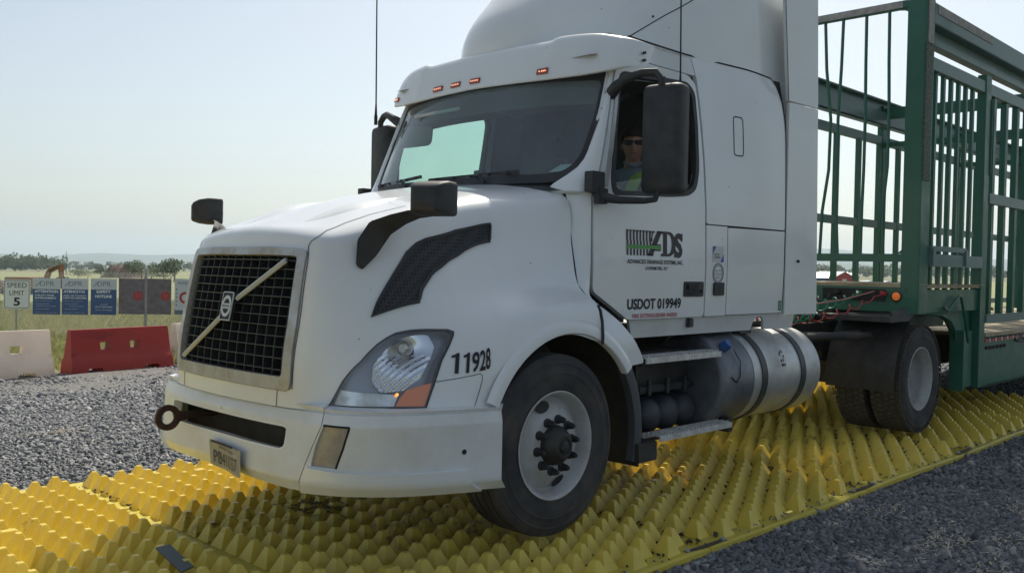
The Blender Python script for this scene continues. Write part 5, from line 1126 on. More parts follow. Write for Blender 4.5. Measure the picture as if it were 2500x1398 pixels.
    q = MB(); q.box((5.23, -Y+.015, 1.22), (.10, .004, .055)); q.box((5.47, -Y+.015, 1.215), (.18, .004, .055)); q.build('red_reflector', REDT, TL_, mirror=s > 0)
    q = MB(); q.box((5.34, -Y+.014, 1.22), (.10, .004, .055)); q.build('white_reflector', WHT, TL_, mirror=s > 0)
    q = MB(); q.cyl((8.02, -Y-.02, .79), (8.02, -Y+.02, .79), .055, 20); q.tube([(7.8, -Y-.02, .78), (7.9, -Y-.03, .75), (8.05, -Y-.04, .74), (8.2, -Y-.02, .78)], .012, 6); q.build('side_lamp', PLASTIC, TL_, mirror=s > 0)
    q = MB(); q.tube([(5.55, -Y-.02, 1.17), (5.62, -Y-.03, 1.14), (5.66, -Y-.03, 1.15), (5.90, -Y-.04, 1.28), (5.96, -Y-.04, 1.27), (6.12, -Y-.03, 1.05), (6.26, -Y-.02, .80)], .014, 6); nm(q, 'crank_rod')
    q = MB()
    for i in range(6): q.box((6.86+i*.12, -Y-.012, .715), (.06, .02, .035))
    q.build('stake_pocket', mat('pocket rust', (.06, .03, .025), rough=.9) if 'pocket rust' not in MT else MT['pocket rust'], SB, mirror=s > 0)
sidep(-1); sidep(1)
# front headboard: top rail, cross beam, bent round bars, gussets
mb = MB(); mb.box((XF+.038, 0, 3.995), (.06, 2*Y-.3, .075)); HT = mb.build('headboard_top_rail', GREEN, TL_, bevel=.004)
mb = MB(); mb.box((XF+.005, 0, 3.995), (.006, 2*Y-.4, .06)); mb.build('tape', TAPE, HT)
mb = MB(); mb.box((XF+.040, 0, 1.64), (.06, 2*Y-.2, .075)); mb.build('cross_beam', GREEN, TL_, bevel=.004)
mb = MB()
for s in (1, -1):
    for zc, sz in ((3.955, -1), (1.68, 1)):
        yc = 1.12; n = 8; r = .12
        pr = [(s*yc, zc)]+[(s*(yc-r+r*math.sin(a)), zc+sz*(r-r*math.cos(a))) for a in np.linspace(0, math.pi/2, n)]
        mb.prism(pr, (XF+.016, 0, 0), (0, 1, 0), (0, 0, 1), (.05, 0, 0))
mb.build('gusset', GREEN, TL_)
for k, (y, bend) in enumerate(((-.27, .08), (-.455, -.03), (-.685, .012), (-.905, .02), (.0, .02), (.25, -.03), (.47, .03), (.69, -.02), (.90, .01))):
    q = MB(); q.tube([(XF+.03, y, 3.96), (XF+.03, y-bend*.3, 3.5), (XF+.03, y-bend, 3.0), (XF+.03, y-bend*.9, 2.5), (XF+.03, y-bend*.2+.02*(k % 2), 2.1), (XF+.03, y, 1.66)], .016, 8); q.build('headboard_bar', GREEN, TL_)
# far end frame
mb = MB()
for zz in (3.98, 3.3, 2.2): mb.box((XE, 0, zz), (.08, 2*Y, .14))
for y in np.linspace(-1.1, 1.1, 7): mb.box((XE, y, 2.4), (.06, .07, 3.1))
mb.build('end_frame', GREEN, TL_)
for x in (9.9, 13.1):
    q = MB(); q.box((x, 0, 3.86), (.08, 2*Y-.1, .16)); q.box((x, 0, 3.40), (.06, 2*Y-.1, .07)); q.build('cross_beam', GREEN, TL_, bevel=.003)
mb = MB(); mb.box((XF-.004, -.64, 1.285), (.012, .62, .115)); CP = mb.build('coupling_recess', BLACK, TL_, bevel=.004)
for y, c_ in ((-.50, DARK), (-.72, GH), (-.95, RH)):
    q = MB(); q.cyl((XF-.05, y, 1.30), (XF, y, 1.30), .022, 12); q.bar((XF-.07, y, 1.29), (XF-.02, y+.03, 1.32), .03, .02); q.build('air_coupling', c_, CP, bevel=.003)
mb = MB(); mb.lathe([(.048, 0), (.052, .006), (.041, .012), (.039, .004)], (XF-.002, -1.055, 1.28), (-1, 0, 0), 28); AL_ = mb.build('marker_lamp', PLASTIC, TL_)
mb = MB(); mb.lathe([(.040, .003), (.036, .014), (.024, .020), (0, .022)], (XF-.002, -1.055, 1.28), (-1, 0, 0), 28); mb.build('amber_lens', AMBERON, AL_)
mb = MB()
for s in (1, -1): mb.box((11, s*.5, .62), (9, .14, .34))
mb.box((6.3, 0, .86), (.2, 1.2, .5)); mb.cyl((9.9, -.9, .8), (9.9, -.9, .05), .07, 12); mb.cyl((9.9, .9, .8), (9.9, .9, .05), .07, 12); mb.box((9.9, -.9, .0), (.3, .26, .03)); mb.box((9.9, .9, .0), (.3, .26, .03)); mb.build('trailer_chassis', DARK, TL_, bevel=.005)
for x in (12.9, 14.2):
    for s in (1, -1):
        q = MB(); q.lathe(tyre_prof(.28, .48, .29), (x, -1.09, .46), (0, -1, 0), 48); T = q.build('trailer_wheel', RUBBER, TL_, mirror=s > 0, smooth=28)
        q = MB(); q.lathe([(.29, .12), (.26, .08), (.25, -.02), (.12, -.04), (.10, .02), (0, .03)], (x, -1.09, .46), (0, -1, 0), 48); q.build('wheel_rim', RIM, T, mirror=s > 0)
# ================================================================ barriers, fence, signs, far things
def gp(x, y): return float(gz(x, y))
def barrier(a, b, mt, name, label, holes, lift=.0, H=.76):
    """moulded road barrier from a to b on the ground, with through holes and forklift notches"""
    a, b = Vector((*a, gp(*a)+lift)), Vector((*b, gp(*b)+lift)); d = (b-a); L = d.length; d.normalize(); nrm = Vector((d.y, -d.x, 0)).normalized(); up = Vector((0, 0, 1))
    t = thing(name, a, label, 'barrier', 'plastic road barriers along the gravel edge')
    def face(side):
        def F(u, v):
            u = np.atleast_1d(u); v = np.atleast_1d(v); w = np.interp(v, [0, .22, .30, .72, .76], [.20, .18, .125, .06, .05])*side; e = .03*np.clip((v-.3)/.4, 0, 1)*0
            return np.array(a)+u[:, None]*np.array(d)+v[:, None]*np.array(up)+w[:, None]*np.array(nrm)
        return F
    q = MB(); Fp, Fm = face(1), face(-1); out = [(.0, 0), (.28, 0), (.31, .09), (.55, .09), (.58, 0), (L-.58, 0), (L-.55, .09), (L-.31, .09), (L-.28, 0), (L, 0), (L-.03, .35), (L-.05, H), (.05, H), (.03, .35)]
    hl_ = [rounded([(h-.10, .395), (h+.09, .395), (h+.10, .53), (h-.11, .53)], .012, 2) for h in holes]
    global REF; R0 = REF
    for F_ in (Fp, Fm): REF = np.array(a+d*L/2+up*.3); patch(q, out, F_, (.12, .06), holes=hl_, off=0)
    REF = R0
    for h in hl_+[out]:
        r = resample(h, (.1, .05)); u = np.array([p[0] for p in r]+[r[0][0]]); v = np.array([p[1] for p in r]+[r[0][1]]); grid_mb(np.stack([Fp(u, v), Fm(u, v)], 1), q)
    q.build('shell', mt, t, smooth=30, bevel=0)
    return t, Fp
BR, Fp = barrier((2.10, 11.83), (4.02, 12.10), RED, 'red_barrier', 'red plastic road barrier with two slots, faint writing at its top', [.66, 1.22])
q = MB()
for k, (s_, x0, x1, z) in enumerate((('NOTE CAUTION REQUIRED WHEN', .14, .86, .675), ('MOVING FILLED BARRIERS', .24, .80, .625), ('UP GRADES', .40, .66, .580))):
    text_on(q, s_, lambda a, b, x0=x0, x1=x1, z=z: Fp(x0+a*(x1-x0), z+b*.03)+np.array([-.003, -.012, .002]))
q.build('barrier_lettering', mat('faded lettering', (.13, .03, .03), rough=.7), BR, recalc=False)
barrier((-.10, 11.93), (1.88, 11.86), WPLAS, 'white_barrier', 'milky white plastic road barrier beside the speed limit sign, with dark scuffs at its foot', [1.42], H=.78)
barrier((4.30, 12.55), (6.1, 13.4), WPLAS, 'white_barrier', 'white plastic road barrier partly hidden behind the truck grille, after the red one', [.8], H=.76)
mb = MB()
# chain-link fence: posts, top rail, wire
FO = Vector((11.94, 10.88, 0)); FD = Vector((.7005, -.7136, 0)).normalized()
def fp(s, z=0): p = FO+FD*s; return Vector((p.x, p.y, gp(p.x, p.y)+z))
FN = thing('chain_link_fence', fp(-8.75), 'galvanised chain link fence hung with notice boards at the field edge', 'fence')
SG = mat('galvanised steel', (.42, .43, .43), rough=.5, metal=.5, noise=.2)
for s in np.arange(-8.75-3.6*3, 4, 3.6)+0: 
    q = MB(); q.cyl(fp(s, -.1), fp(s, 1.80), .036, 10); q.ball(fp(s, 1.81), .042, 8); q.build('fence_post', SG, FN)
mb = MB(); v = []; f = []
wr = .0035
for k in range(int(22/.075)):
    s0 = -18.75+k*.075
    for sg in (1, -1):
        a_ = fp(s0, .03 if sg > 0 else 1.72); 
        s1 = s0+1.69; 
        if s1 > 3.7: continue
        b_ = fp(s1, 1.72 if sg > 0 else .03); mb.tube([a_, b_], wr, 3, cap=False)
mb.build('wire_mesh', SG, FN, smooth=0, recalc=False)
def px_s(px): return 22*(px-1250)/2248.5
def board(px0, px1, mt, label, top=1.012, h=.86, name='notice_board'):
    s0, s1 = px_s(px0), px_s(px1); dz = .012*((s0+s1)/2+9.8); a = FO+FD*s0; b = FO+FD*s1; nf = Vector((-FD.y*-1, 0, 0)); n_ = Vector((-.7136, -.7005, 0))
    o = Vector((a.x, a.y, top-h+dz))+n_*.05; ux = (b-a); q = MB(); q.prism([(0, 0), (1, 0), (1, h), (0, h)], o, ux, (0, 0, 1), n_*.008)
    t = q.build(name, mt); tag(t, label, 'sign', 'notice boards tied to the chain link fence'); 
    M = lambda x0, x1, y0, y1, lift=.011: (lambda A, B: np.array(o)+np.array(n_)*lift+(x0+A*(x1-x0))[:, None]*np.array(ux)+(h*(y0+B*(y1-y0)))[:, None]*np.array([0, 0, 1.0]))
    return t, M
def rect(q, M, x0, x1, y0, y1, lift=.0095): m_ = M(0, 1, 0, 1, lift); q.add(m_(np.array([x0, x1, x1, x0]), np.array([y0, y0, y1, y1])), [(0, 1, 2, 3)])
BWH = mat('board pale grey', (.56, .60, .66), rough=.5); BBL = mat('board blue', (.045, .10, .26), rough=.5); BTX = mat('board white print', (.75, .78, .82), rough=.6); BGR = mat('board grey print', (.13, .17, .24), rough=.6)
def dpr(px0, px1, head, sub, label):
    t, M = board(px0, px1, BWH, label); q = MB(); rect(q, M, 0, 1, 0, .70); q.build('blue_panel', BBL, t, recalc=False)
    q = MB(); text_on(q, 'DPR', M(.26, .78, .79, .92), bold=-.005); q.add(M(0, 1, 0, 1)(np.array([.08, .12, .34, .30]), np.array([.78, .78, .92, .92])), [(0, 1, 2, 3)]); q.build('heading', BGR, t, recalc=False)
    for s_, x0, x1, y0, y1, bo in head+sub: q = MB(); text_on(q, s_, M(x0, x1, y0, y1), bold=bo); q.build('board_lettering', BTX, t, recalc=False)
dpr(83, 150, [('ATTENTION', .06, .92, .60, .675, .04), ('INJURY FREE', .08, .78, .50, .55, .03), ('ENVIRONMENT', .08, .86, .43, .48, .03)], [('Report all hazards at once', .08, .7, .36, .38, 0), ('Hard hats and vests', .12, .6, .28, .305, 0), ('must be worn on site', .12, .84, .22, .245, 0), ('All visitors check in', .12, .62, .14, .165, 0), ('thank you for working safely', .08, .9, .04, .06, 0)], 'blue and white notice board headed ATTENTION, beside the speed limit sign')
dpr(154, 218, [('ATENCIÓN', .06, .86, .60, .69, .04), ('AREA DE TRABAJO', .06, .92, .50, .54, .03), ('LIBRE DE LESIONES', .06, .94, .44, .48, .03)], [('Reporte todos los peligros', .08, .8, .36, .38, 0), ('Use casco y chaleco', .12, .62, .28, .305, 0), ('en todo momento', .3, .84, .22, .245, 0), ('visitantes registrarse', .12, .62, .14, .165, 0), ('gracias por su trabajo seguro', .08, .9, .04, .06, 0)], 'blue and white notice board headed ATENCIÓN, second from the speed limit sign')
dpr(224, 287, [('SAFETY', .22, .78, .60, .68, .04), ('HOTLINE', .18, .82, .47, .55, .04)], [('CALL OR TEXT', .38, .66, .27, .30, 0), ('(571) 294-9483', .18, .84, .19, .235, .02), ('(571) 377-9494', .20, .82, .11, .145, 0)], 'blue and white notice board headed SAFETY HOTLINE')
DRK = mat('dark printed poster', (.13, .10, .12), rough=.6, col2=(.22, .20, .24), nscale=7, lo=.3, hi=.7); RDT = mat('poster red', (.40, .05, .05), rough=.6)
for k, (p0, p1, lb) in enumerate(((292, 354, 'dark poster with a red disc, left of the fence post'), (361, 420, 'dark poster with a red disc, right of the fence post'))):
    t, M = board(p0, p1, DRK, lb, top=1.022, h=.85, name='dark_poster'); q = MB(); m_ = M(0, 1, 0, 1, .0095); a = np.linspace(0, 2*np.pi, 24, endpoint=False); q.add(m_(.76+.20*np.cos(a), .52+.135*np.sin(a)), [tuple(range(24))]); rd = q.build('red_disc', RDT, t, recalc=False)
    q = MB(); text_on(q, 'SITE', M(.66, .86, .53, .57, .011)); text_on(q, 'MAP', M(.68, .84, .47, .51, .011)); q.build('disc_lettering', mat('poster pink', (.5, .2, .2)) if 'poster pink' not in MT else MT['poster pink'], rd, recalc=False)
    for i, (x0, x1, y0, y1) in enumerate(((.1, .9, .82, .88), (.1, .62, .70, .78), (.1, .8, .60, .66), (.1, .5, .40, .5), (.3, .9, .02, .05))): q = MB(); text_on(q, ['SITE SAFETY STARTS', 'WITH YOU', 'EVERY DAY', 'EVERY TASK', 'ask your supervisor'][i], M(x0, x1, y0, y1)); q.build('poster_lettering', mat('poster grey print', (.20, .18, .22)) if 'poster grey print' not in MT else MT['poster grey print'], t, recalc=False)
t, M = board(428, 492, BWH, 'white poster with a red ring, cut off by the truck grille', top=1.022, h=.85, name='ring_poster'); q = MB(); a = np.linspace(0, 2*np.pi, 30, endpoint=False); m_ = M(0, 1, 0, 1, .0095); v = np.concatenate([m_(.42+.24*np.cos(a), .47+.17*np.sin(a)), m_(.42+.14*np.cos(a), .47+.10*np.sin(a))]); q.add(v, [(k, (k+1) % 30, 30+(k+1) % 30, 30+k) for k in range(30)]); q.build('red_ring', RDT, t, recalc=False)
q = MB(); rect(q, M, 0, 1, 0, .12)
for i in range(5): rect(q, M, .05, .10, .24+i*.11, .28+i*.11)
text_on(q, 'WARNING', M(.1, .9, .84, .92)); q.build('board_lettering', BGR, t, recalc=False)
board(-58, 3, BBL, 'plain blue board at the left edge of the fence', top=1.0, h=.85, name='blue_board')
# speed limit sign on its own post
S0 = Vector((2.98, 17.15, .68)); SP = thing('speed_limit_sign', (2.98, 17.15, gp(2.98, 17.15)), 'white SPEED LIMIT 5 sign on a thin metal post in front of the fence', 'sign')
q = MB(); q.cyl((2.98, 17.19, gp(2.98, 17.15)-.1), (2.98, 17.19, .95), .022, 8); q.build('sign_post', SG, SP)
ux = Vector((.7005, -.7136, .0)); n_ = Vector((-.7136, -.7005, 0)); q = MB(); q.prism(rounded([(-.29, -.315), (.29, -.315), (.29, .315), (-.29, .315)], .04), S0, ux, (0, 0, 1), n_*.006)
PL_ = q.build('sign_plate', mat('sign white', (.74, .77, .80), rough=.5), SP)
q = MB(); pm = lambda u, v: np.array(S0)+np.array(n_)*.0085+np.atleast_1d(u)[:, None]*np.array(ux)+np.atleast_1d(v)[:, None]*np.array([0, 0, 1.0])
REF = np.array([6, 20, .6]); patch(q, rounded([(-.272, -.297), (.272, -.297), (.272, .297), (-.272, .297)], .04), pm, (.2, .2), holes=[rounded([(-.262, -.287), (.262, -.287), (.262, .287), (-.262, .287)], .035)]); REF = np.array([1.0, 0, 1.3])
for s_, x0, x1, z0, z1, bo in (('SPEED', -.215, .215, .145, .25, .0), ('LIMIT', -.16, .16, -.02, .08, .0), ('5', -.07, .07, -.25, -.07, .03)): text_on(q, s_, (lambda x0, x1, z0, z1: (lambda A, B: pm(x0+A*(x1-x0), z0+B*(z1-z0))))(x0, x1, z0, z1), bold=bo)
q.build('sign_lettering', BLACK, PL_, recalc=False)
# --- grass behind the barriers
def blades(name, n, xr, yr, dmin, dmax, hr, m, label):
    x = rng.uniform(*xr, n*6); y = rng.uniform(*yr, n*6); z = gz(x, y); ok, w, u, v = in_view(x, y, z, 60); ok &= (w > dmin) & (w < dmax) & (y > 12.25+.25*np.sin(x*3)) & (u < 620)
    x, y, z, w = x[ok][:n], y[ok][:n], z[ok][:n], w[ok][:n]; n = len(x); cl = .55+.45*np.clip(hnoise(x*.6, y*.6)+.4, 0, 1.2); h = rng.uniform(*hr, n)*cl; a = rng.uniform(0, 2*np.pi, n); wd = rng.uniform(.006, .014, n)*(w/18)
    lean = rng.normal(0, .35, (n, 2))*h[:, None]; P = np.stack([x, y, z], -1); dx = np.stack([np.cos(a), np.sin(a), 0*a], -1)*wd[:, None]
    V = np.stack([P-dx, P+dx, P+np.stack([lean[:, 0]*.5, lean[:, 1]*.5, h*.6], -1)+dx*.7, P+np.stack([lean[:, 0]*1.1, lean[:, 1]*1.1, h], -1)], 1)
    me = bpy.data.meshes.new(name); me.from_pydata(V.reshape(-1, 3).tolist(), [], [f for i in range(n) for f in ((4*i, 4*i+1, 4*i+2, 4*i+3),)]); at = me.attributes.new('tone', 'FLOAT', 'POINT'); at.data.foreach_set('value', np.repeat(np.clip(rng.normal(.5, .2, n)+.25*(cl-.8), 0, 1), 4).astype(np.float32))
    me.materials.append(m); o = bpy.data.objects.new(name, me); COL.objects.link(o); return tag(o, label, 'grass', kind='stuff')
def leafmat(name, ramp, trans=.35):
    m = stone_mat(name, ramp, rough=.7); t = m.node_tree; b = t.nodes['Principled BSDF']; out = t.nodes['Material Output']; col = b.inputs['Base Color'].links[0].from_socket
    for l in list(b.inputs['Normal'].links): t.links.remove(l)
    tr = t.nodes.new('ShaderNodeBsdfTranslucent'); t.links.new(col, tr.inputs[0]); mx = t.nodes.new('ShaderNodeMixShader'); mx.inputs[0].default_value = trans; t.links.new(b.outputs[0], mx.inputs[1]); t.links.new(tr.outputs[0], mx.inputs[2]); t.links.new(mx.outputs[0], out.inputs[0]); return m
GRM = leafmat('field grass', [(0, (.20, .22, .08)), (.5, (.38, .38, .16)), (1, (.54, .50, .27))])
blades('field_grass', 60000, (-2, 22), (12, 42), 14, 46, (.16, .42), GRM, 'yellow green rough grass behind the barriers and fence')
GF_ = mat('grass field', (.29, .30, .13), rough=.95, col2=(.22, .24, .10), nscale=.35, bump=.4, bscale=3)
tag(sheet('grass_field', np.concatenate([np.arange(-30, 40, 1.0), np.arange(40, 260, 10.0)]), np.concatenate([np.arange(12.3, 50, .8), np.arange(50, 400, 12.0)]), GF_, dz=.012), kind='structure')
# --- trees
LEAF = leafmat('tree leaves', [(0, (.04, .065, .035)), (.5, (.085, .115, .06)), (1, (.13, .165, .08))], .4)
def crown_pts(r, c, rx, rz, n, lobes):
    L = []; cs = [(r.normal(0, .45)*rx, r.normal(0, .45)*rx, r.uniform(-.45, .55)*rz, r.uniform(.35, .6)) for _ in range(lobes)]
    for _ in range(n):
        q = cs[r.integers(0, lobes)]; d = r.normal(0, 1, 3); d /= np.linalg.norm(d)+1e-9; k = r.uniform(.55, 1.05); L.append((c[0]+q[0]+d[0]*k*q[3]*rx, c[1]+q[1]+d[1]*k*q[3]*rx, c[2]+q[2]+d[2]*k*q[3]*rz))
    return np.array(L)
def leafmesh(name, P, s, r, m):
    n = len(P); a = r.normal(0, 1, (n, 3)); a /= np.linalg.norm(a, axis=1)[:, None]; b = np.cross(a, r.normal(0, 1, (n, 3))); b /= np.linalg.norm(b, axis=1)[:, None]; k = s*r.uniform(.5, 1.3, n)[:, None]
    V = np.stack([P-a*k, P-b*k*.6, P+a*k, P+b*k*.6], 1).reshape(-1, 3); me = bpy.data.meshes.new(name); me.from_pydata(V.tolist(), [], [(4*i, 4*i+1, 4*i+2, 4*i+3) for i in range(n)])
    at = me.attributes.new('tone', 'FLOAT', 'POINT'); at.data.foreach_set('value', np.repeat(np.clip(r.normal(.5, .22, n), 0, 1), 4).astype(np.float32)); me.materials.append(m); o = bpy.data.objects.new(name, me); COL.objects.link(o); return o
def tree(x, y, H, W_, seed, label, name='tree', n=1400, group='trees beyond the field'):
    H *= .84; r = np.random.default_rng(seed); z = gp(x, y); t = thing(name, (x, y, z), label, 'tree', group); q = MB(); q.tube([(x, y, z-.2), (x+.02*H, y, z+H*.3), (x, y+.03*H, z+H*.6)], [H*.035, H*.025, H*.01], 8)
    for k in range(5): a = r.uniform(0, 6.28); q.tube([(x, y, z+H*(.25+.06*k)), (x+math.cos(a)*W_*.3, y+math.sin(a)*W_*.3, z+H*(.45+.08*k))], [H*.014, H*.005], 5)
    q.build('trunk', BARK, t); o = leafmesh('crown', crown_pts(r, (x, y, z+H*.56), W_*.55, H*.44, n, 9), H*.045, r, LEAF); attach(o, t)
def pix(px, d):
    """ground point seen along the picture column px at distance d (used to stand far things in their bearings)"""
    p = np.array(CAM)+d*(np.array(CFV)+(px-1250)/2248.5*np.array(CRV)); return p[0], p[1]
for k, (px, d, H, W_, lb) in enumerate(((425, 125, 4.6, 4.6, 'tall rounded tree just left of the truck grille'), (398, 128, 2.9, 3.4, 'low bushy tree touching the tall rounded one'), (345, 132, 3.6, 4.0, 'rounded tree left of the pair beside the grille'), (369, 140, 2.3, 2.6, 'small bush in the gap between the rounded trees'), (268, 150, 2.1, 1.9, 'tiny round bush standing right of the digger arm'), (246, 165, 3.0, 2.6, 'narrow tree over the SAFETY HOTLINE board'), (214, 150, 1.8, 4.2, 'wide low bush over the ATENCIÓN board'), (190, 160, 2.0, 3.6, 'flat bush close to the thin mast'))):
    x, y = pix(px, d); tree(x, y, H, W_, 40+k, lb, n=900)
def woods(name, px0, px1, d0, d1, n, H, label, seed):
    r = np.random.default_rng(seed); P = []
    for k in range(n):
        px = r.uniform(px0, px1); d = r.uniform(d0, d1); x, y = pix(px, d); z = gp(x, y); h = H*r.uniform(.6, 1.1); P.append(crown_pts(r, (x, y, z+h*.5), h*.55, h*.5, 110, 4))
    P = np.concatenate(P); o = leafmesh(name, P, H*.09, r, LEAF); tag(o, label, 'woods', kind='stuff')
woods('woods', -60, 150, 380, 430, 46, 7.5, 'grey green belt of trees far left below the hills', 3); woods('woods', 140, 520, 560, 700, 70, 6.5, 'faint low belt of trees below the hills behind the digger', 4)
woods('woods', 1960, 2620, 420, 560, 110, 7.5, 'hazy belt of trees seen through the green trailer bars', 6)
woods('woods', -60, 150, 380, 430, 0, 1, '', 1) if False else None
# the big roadside tree just out of frame on the right, whose shade dapples the near gravel
def shade_tree():
    r = np.random.default_rng(77); bx_, by_ = 13.2, -5.2; t = thing('shade_tree', (bx_, by_, gp(bx_, by_)), 'large leafy tree standing beside the mats to the right of the trailer', 'tree'); q = MB(); z = gp(bx_, by_)
    q.tube([(bx_, by_, z-.2), (bx_-.1, by_+.1, 2.5), (bx_-.5, by_+.5, 4.6), (bx_-1.2, by_+1.5, 6.4)], [.34, .27, .22, .16], 10)
    for k in range(9): a = 2.0+k*.35; q.tube([(bx_-.5, by_+.5, 4.4+.15*k), (bx_-.5+math.cos(a)*2.4, by_+.5+math.sin(a)*2.0, 6.4+.2*k), (bx_-.8+math.cos(a)*4.6, by_+1.2+math.sin(a)*3.6, 7.4+.2*k)], [.12, .07, .025], 6)
    q.build('trunk', BARK, t); P = np.concatenate([crown_pts(r, c, rx, rz, n, 9) for c, rx, rz, n in (((10.4, -.9, 8.2), 4.0, 1.5, 9000), ((12.6, -3.2, 8.4), 3.4, 2.0, 6000), ((8.0, -.6, 8.0), 2.6, 1.1, 4200), ((13.2, .4, 8.6), 2.6, 1.4, 3600))]); P = P[P[:, 2] > 6.7]; o = leafmesh('crown', P, .15, r, LEAF); attach(o, t)
shade_tree()
# trees on the other side of the yard, behind the photographer; the paint mirrors them
def yard_woods():
    r = np.random.default_rng(8); P = []
    for k in range(90):
        a = math.radians(r.uniform(-125, -15)); d = r.uniform(95, 120); x, y = CAM[0]+math.cos(a)*d, CAM[1]+math.sin(a)*d; h = 6.2*r.uniform(.7, 1.2); P.append(crown_pts(r, (x, y, gp(x, y)+h*.45), h*.6, h*.55, 120, 4))
    o = leafmesh('woods', np.concatenate(P), .6, r, LEAF); tag(o, 'belt of trees across the yard, mirrored in the truck side', 'woods', kind='stuff')
yard_woods()
# --- hills
def hills(name, d, h0, amp, seed, m):
    r = np.random.default_rng(seed); ph = r.uniform(0, 6.28, 6); A = np.radians(np.linspace(-40, 130, 260)); f_ = np.array([7, 13, 21, 34, 50, 80]); am = np.array([1, .8, .5, .3, .15, .08])
    hh = h0+amp*sum(am[i]*np.sin(A*f_[i]+ph[i]) for i in range(6)); hh = np.maximum(hh, 6); rows = []
    for dr, k in ((-.16, 0), (-.10, .35), (-.05, .75), (0, 1), (.06, .8), (.15, 0)):
        R_ = d*(1+dr); X = CAM[0]+np.cos(A)*R_; Y_ = CAM[1]+np.sin(A)*R_; rows.append(np.stack([X, Y_, plane_g(X, Y_)+hh*k-2], -1))
    q = MB(); grid_mb(np.array(rows), q); tag(q.build(name, m, smooth=80, recalc=False), kind='structure')
HLM = mat('wooded hills', (.07, .10, .06), rough=.95, noise=.3, nscale=.004)
hills('hills', 2500, 27, 9, 2, HLM); hills('hills', 3700, 50, 22, 9, HLM)
# --- mast, digger, spoil heap
x, y = pix(161, 210); z = gp(x, y); q = MB(); q.tube([(x, y, z), (x, y, z+5.6)], [.09, .04], 6); q.bar((x-.3, y+.3, z+4.9), (x+.3, y-.3, z+4.9), .05, .05); q.bar((x-.3, y+.3, z+4.4), (x+.3, y-.3, z+4.4), .05, .05); tag(q.build('mast', DARK), 'thin dark mast rising in front of the hills', 'mast')
DG = mat('digger orange brown', (.30, .14, .045), rough=.6, noise=.3)
def pp(px, py, d):
    p = np.array(CAM)+d*(np.array(CFV)+(px-1250)/2248.5*np.array(CRV)-(py-699)/2248.5*np.array(CUV)); return Vector(p)
E0 = pp(112, 690, 62); EX_ = thing('excavator', (E0.x, E0.y, gp(E0.x, E0.y)), 'brown orange excavator with raised arm behind the notice boards', 'excavator')
q = MB(); q.tube([pp(110, 690, 62), pp(118, 668, 62), pp(122, 660, 62), pp(142, 651, 62)], [.22, .20, .20, .13], 8); q.build('boom', DG, EX_); q = MB(); q.bar(pp(149, 644.5, 62), pp(150, 678, 62), .22, .30, up=(1, 0, 0)); q.bar(pp(141, 652, 62), pp(150, 647, 62), .2, .2); q.build('dipper_arm', DG, EX_, bevel=.03)
q = MB(); q.tube([pp(120, 664, 61.8), pp(130, 654, 61.8), pp(141, 649, 61.8)], .05, 6); q.build('hydraulic_ram', DARK, EX_); c = pp(149, 690, 62); q = MB(); q.prism([(-.35, .35), (.25, .4), (.45, -.1), (.1, -.45), (-.3, -.3)], c, (.7, -.71, 0), (0, 0, 1), (.4, .4, 0)); q.build('bucket', DARK, EX_)
zc = gp(E0.x, E0.y); q = MB(); q.box((E0.x-1.0, E0.y+1.0, zc+.75), (1.8, 1.8, .8), Matrix.Rotation(-.8, 3, 'Z')); q.build('body', DG, EX_, bevel=.05); q = MB()
for s in (-1, 1): q.box((E0.x-1+s*.55, E0.y+1+s*.55, zc+.2), (2.2, .4, .45), Matrix.Rotation(-.8, 3, 'Z'))
q.build('track', DARK, EX_, bevel=.08)
EARTH = mat('spoil earth', (.13, .075, .055), rough=.95, noise=.4, nscale=1.2, bump=.6, bscale=4)
def heap(px0, px1, d, h, label, seed):
    r = np.random.default_rng(seed); a, b = pix(px0, d), pix(px1, d); n = 40; rows = []
    nn_ = np.array([-.7136, -.7005])
    for w, k in ((3, 0), (1.8, .5), (.6, .95), (-.6, .9), (-3, 0)):
        row = []
        for i in range(n):
            t_ = i/(n-1); x = a[0]+(b[0]-a[0])*t_+nn_[0]*w; y = a[1]+(b[1]-a[1])*t_+nn_[1]*w; e = min(1, 8*t_, 8*(1-t_)); row.append((x, y, gp(x, y)-.1+h*k*e*(1+.12*math.sin(i*.9)+.08*r.normal())))
        rows.append(row)
    q = MB(); grid_mb(np.array(rows), q); tag(q.build('earth_bank', EARTH, recalc=False), label, 'earth bank')
heap(-40, 74, 66, .95, 'brown bank of dug earth behind the speed limit sign', 1); heap(255, 345, 170, 2.4, 'reddish brown bank of earth far behind the dark posters', 2)
# --- right: storage sheds, pipe stacks, parked van roofs seen through the trailer
def shed(px, d, w, l, h, mt, label, rot=.0):
    x, y = pix(px, d); z = gp(x, y); t = thing('storage_shed', (x, y, z), label, 'shed', 'small gabled sheds in the distance'); R = Matrix.Rotation(-.77+rot, 3, 'Z'); o = Vector((x, y, z))
    q = MB(); q.box(o+Vector((0, 0, h/2)), (w, l, h), R); q.prism([(-w/2, h), (w/2, h), (0, h+w*.28)], o-R @ Vector((0, l/2, 0)), R @ Vector((1, 0, 0)), (0, 0, 1), R @ Vector((0, l, 0))); q.build('wall', mt, t)
    q = MB()
    for s in (-1, 1): a_ = o+R @ Vector((s*(w/2+.15), 0, h-.06)); b_ = o+R @ Vector((0, 0, h+w*.28+.05)); dd = (b_-a_); q.prism([(-l/2-.15, 0), (l/2+.15, 0), (l/2+.15, 1), (-l/2-.15, 1)], a_, R @ Vector((0, 1, 0)), dd, (0, 0, .06))
    q.build('roof', MT['shed roof'], t); q = MB(); q.box(o+R @ Vector((0, -l/2-.02, h*.42)), (w*.26, .05, h*.8), R); q.build('door', WHT, t)
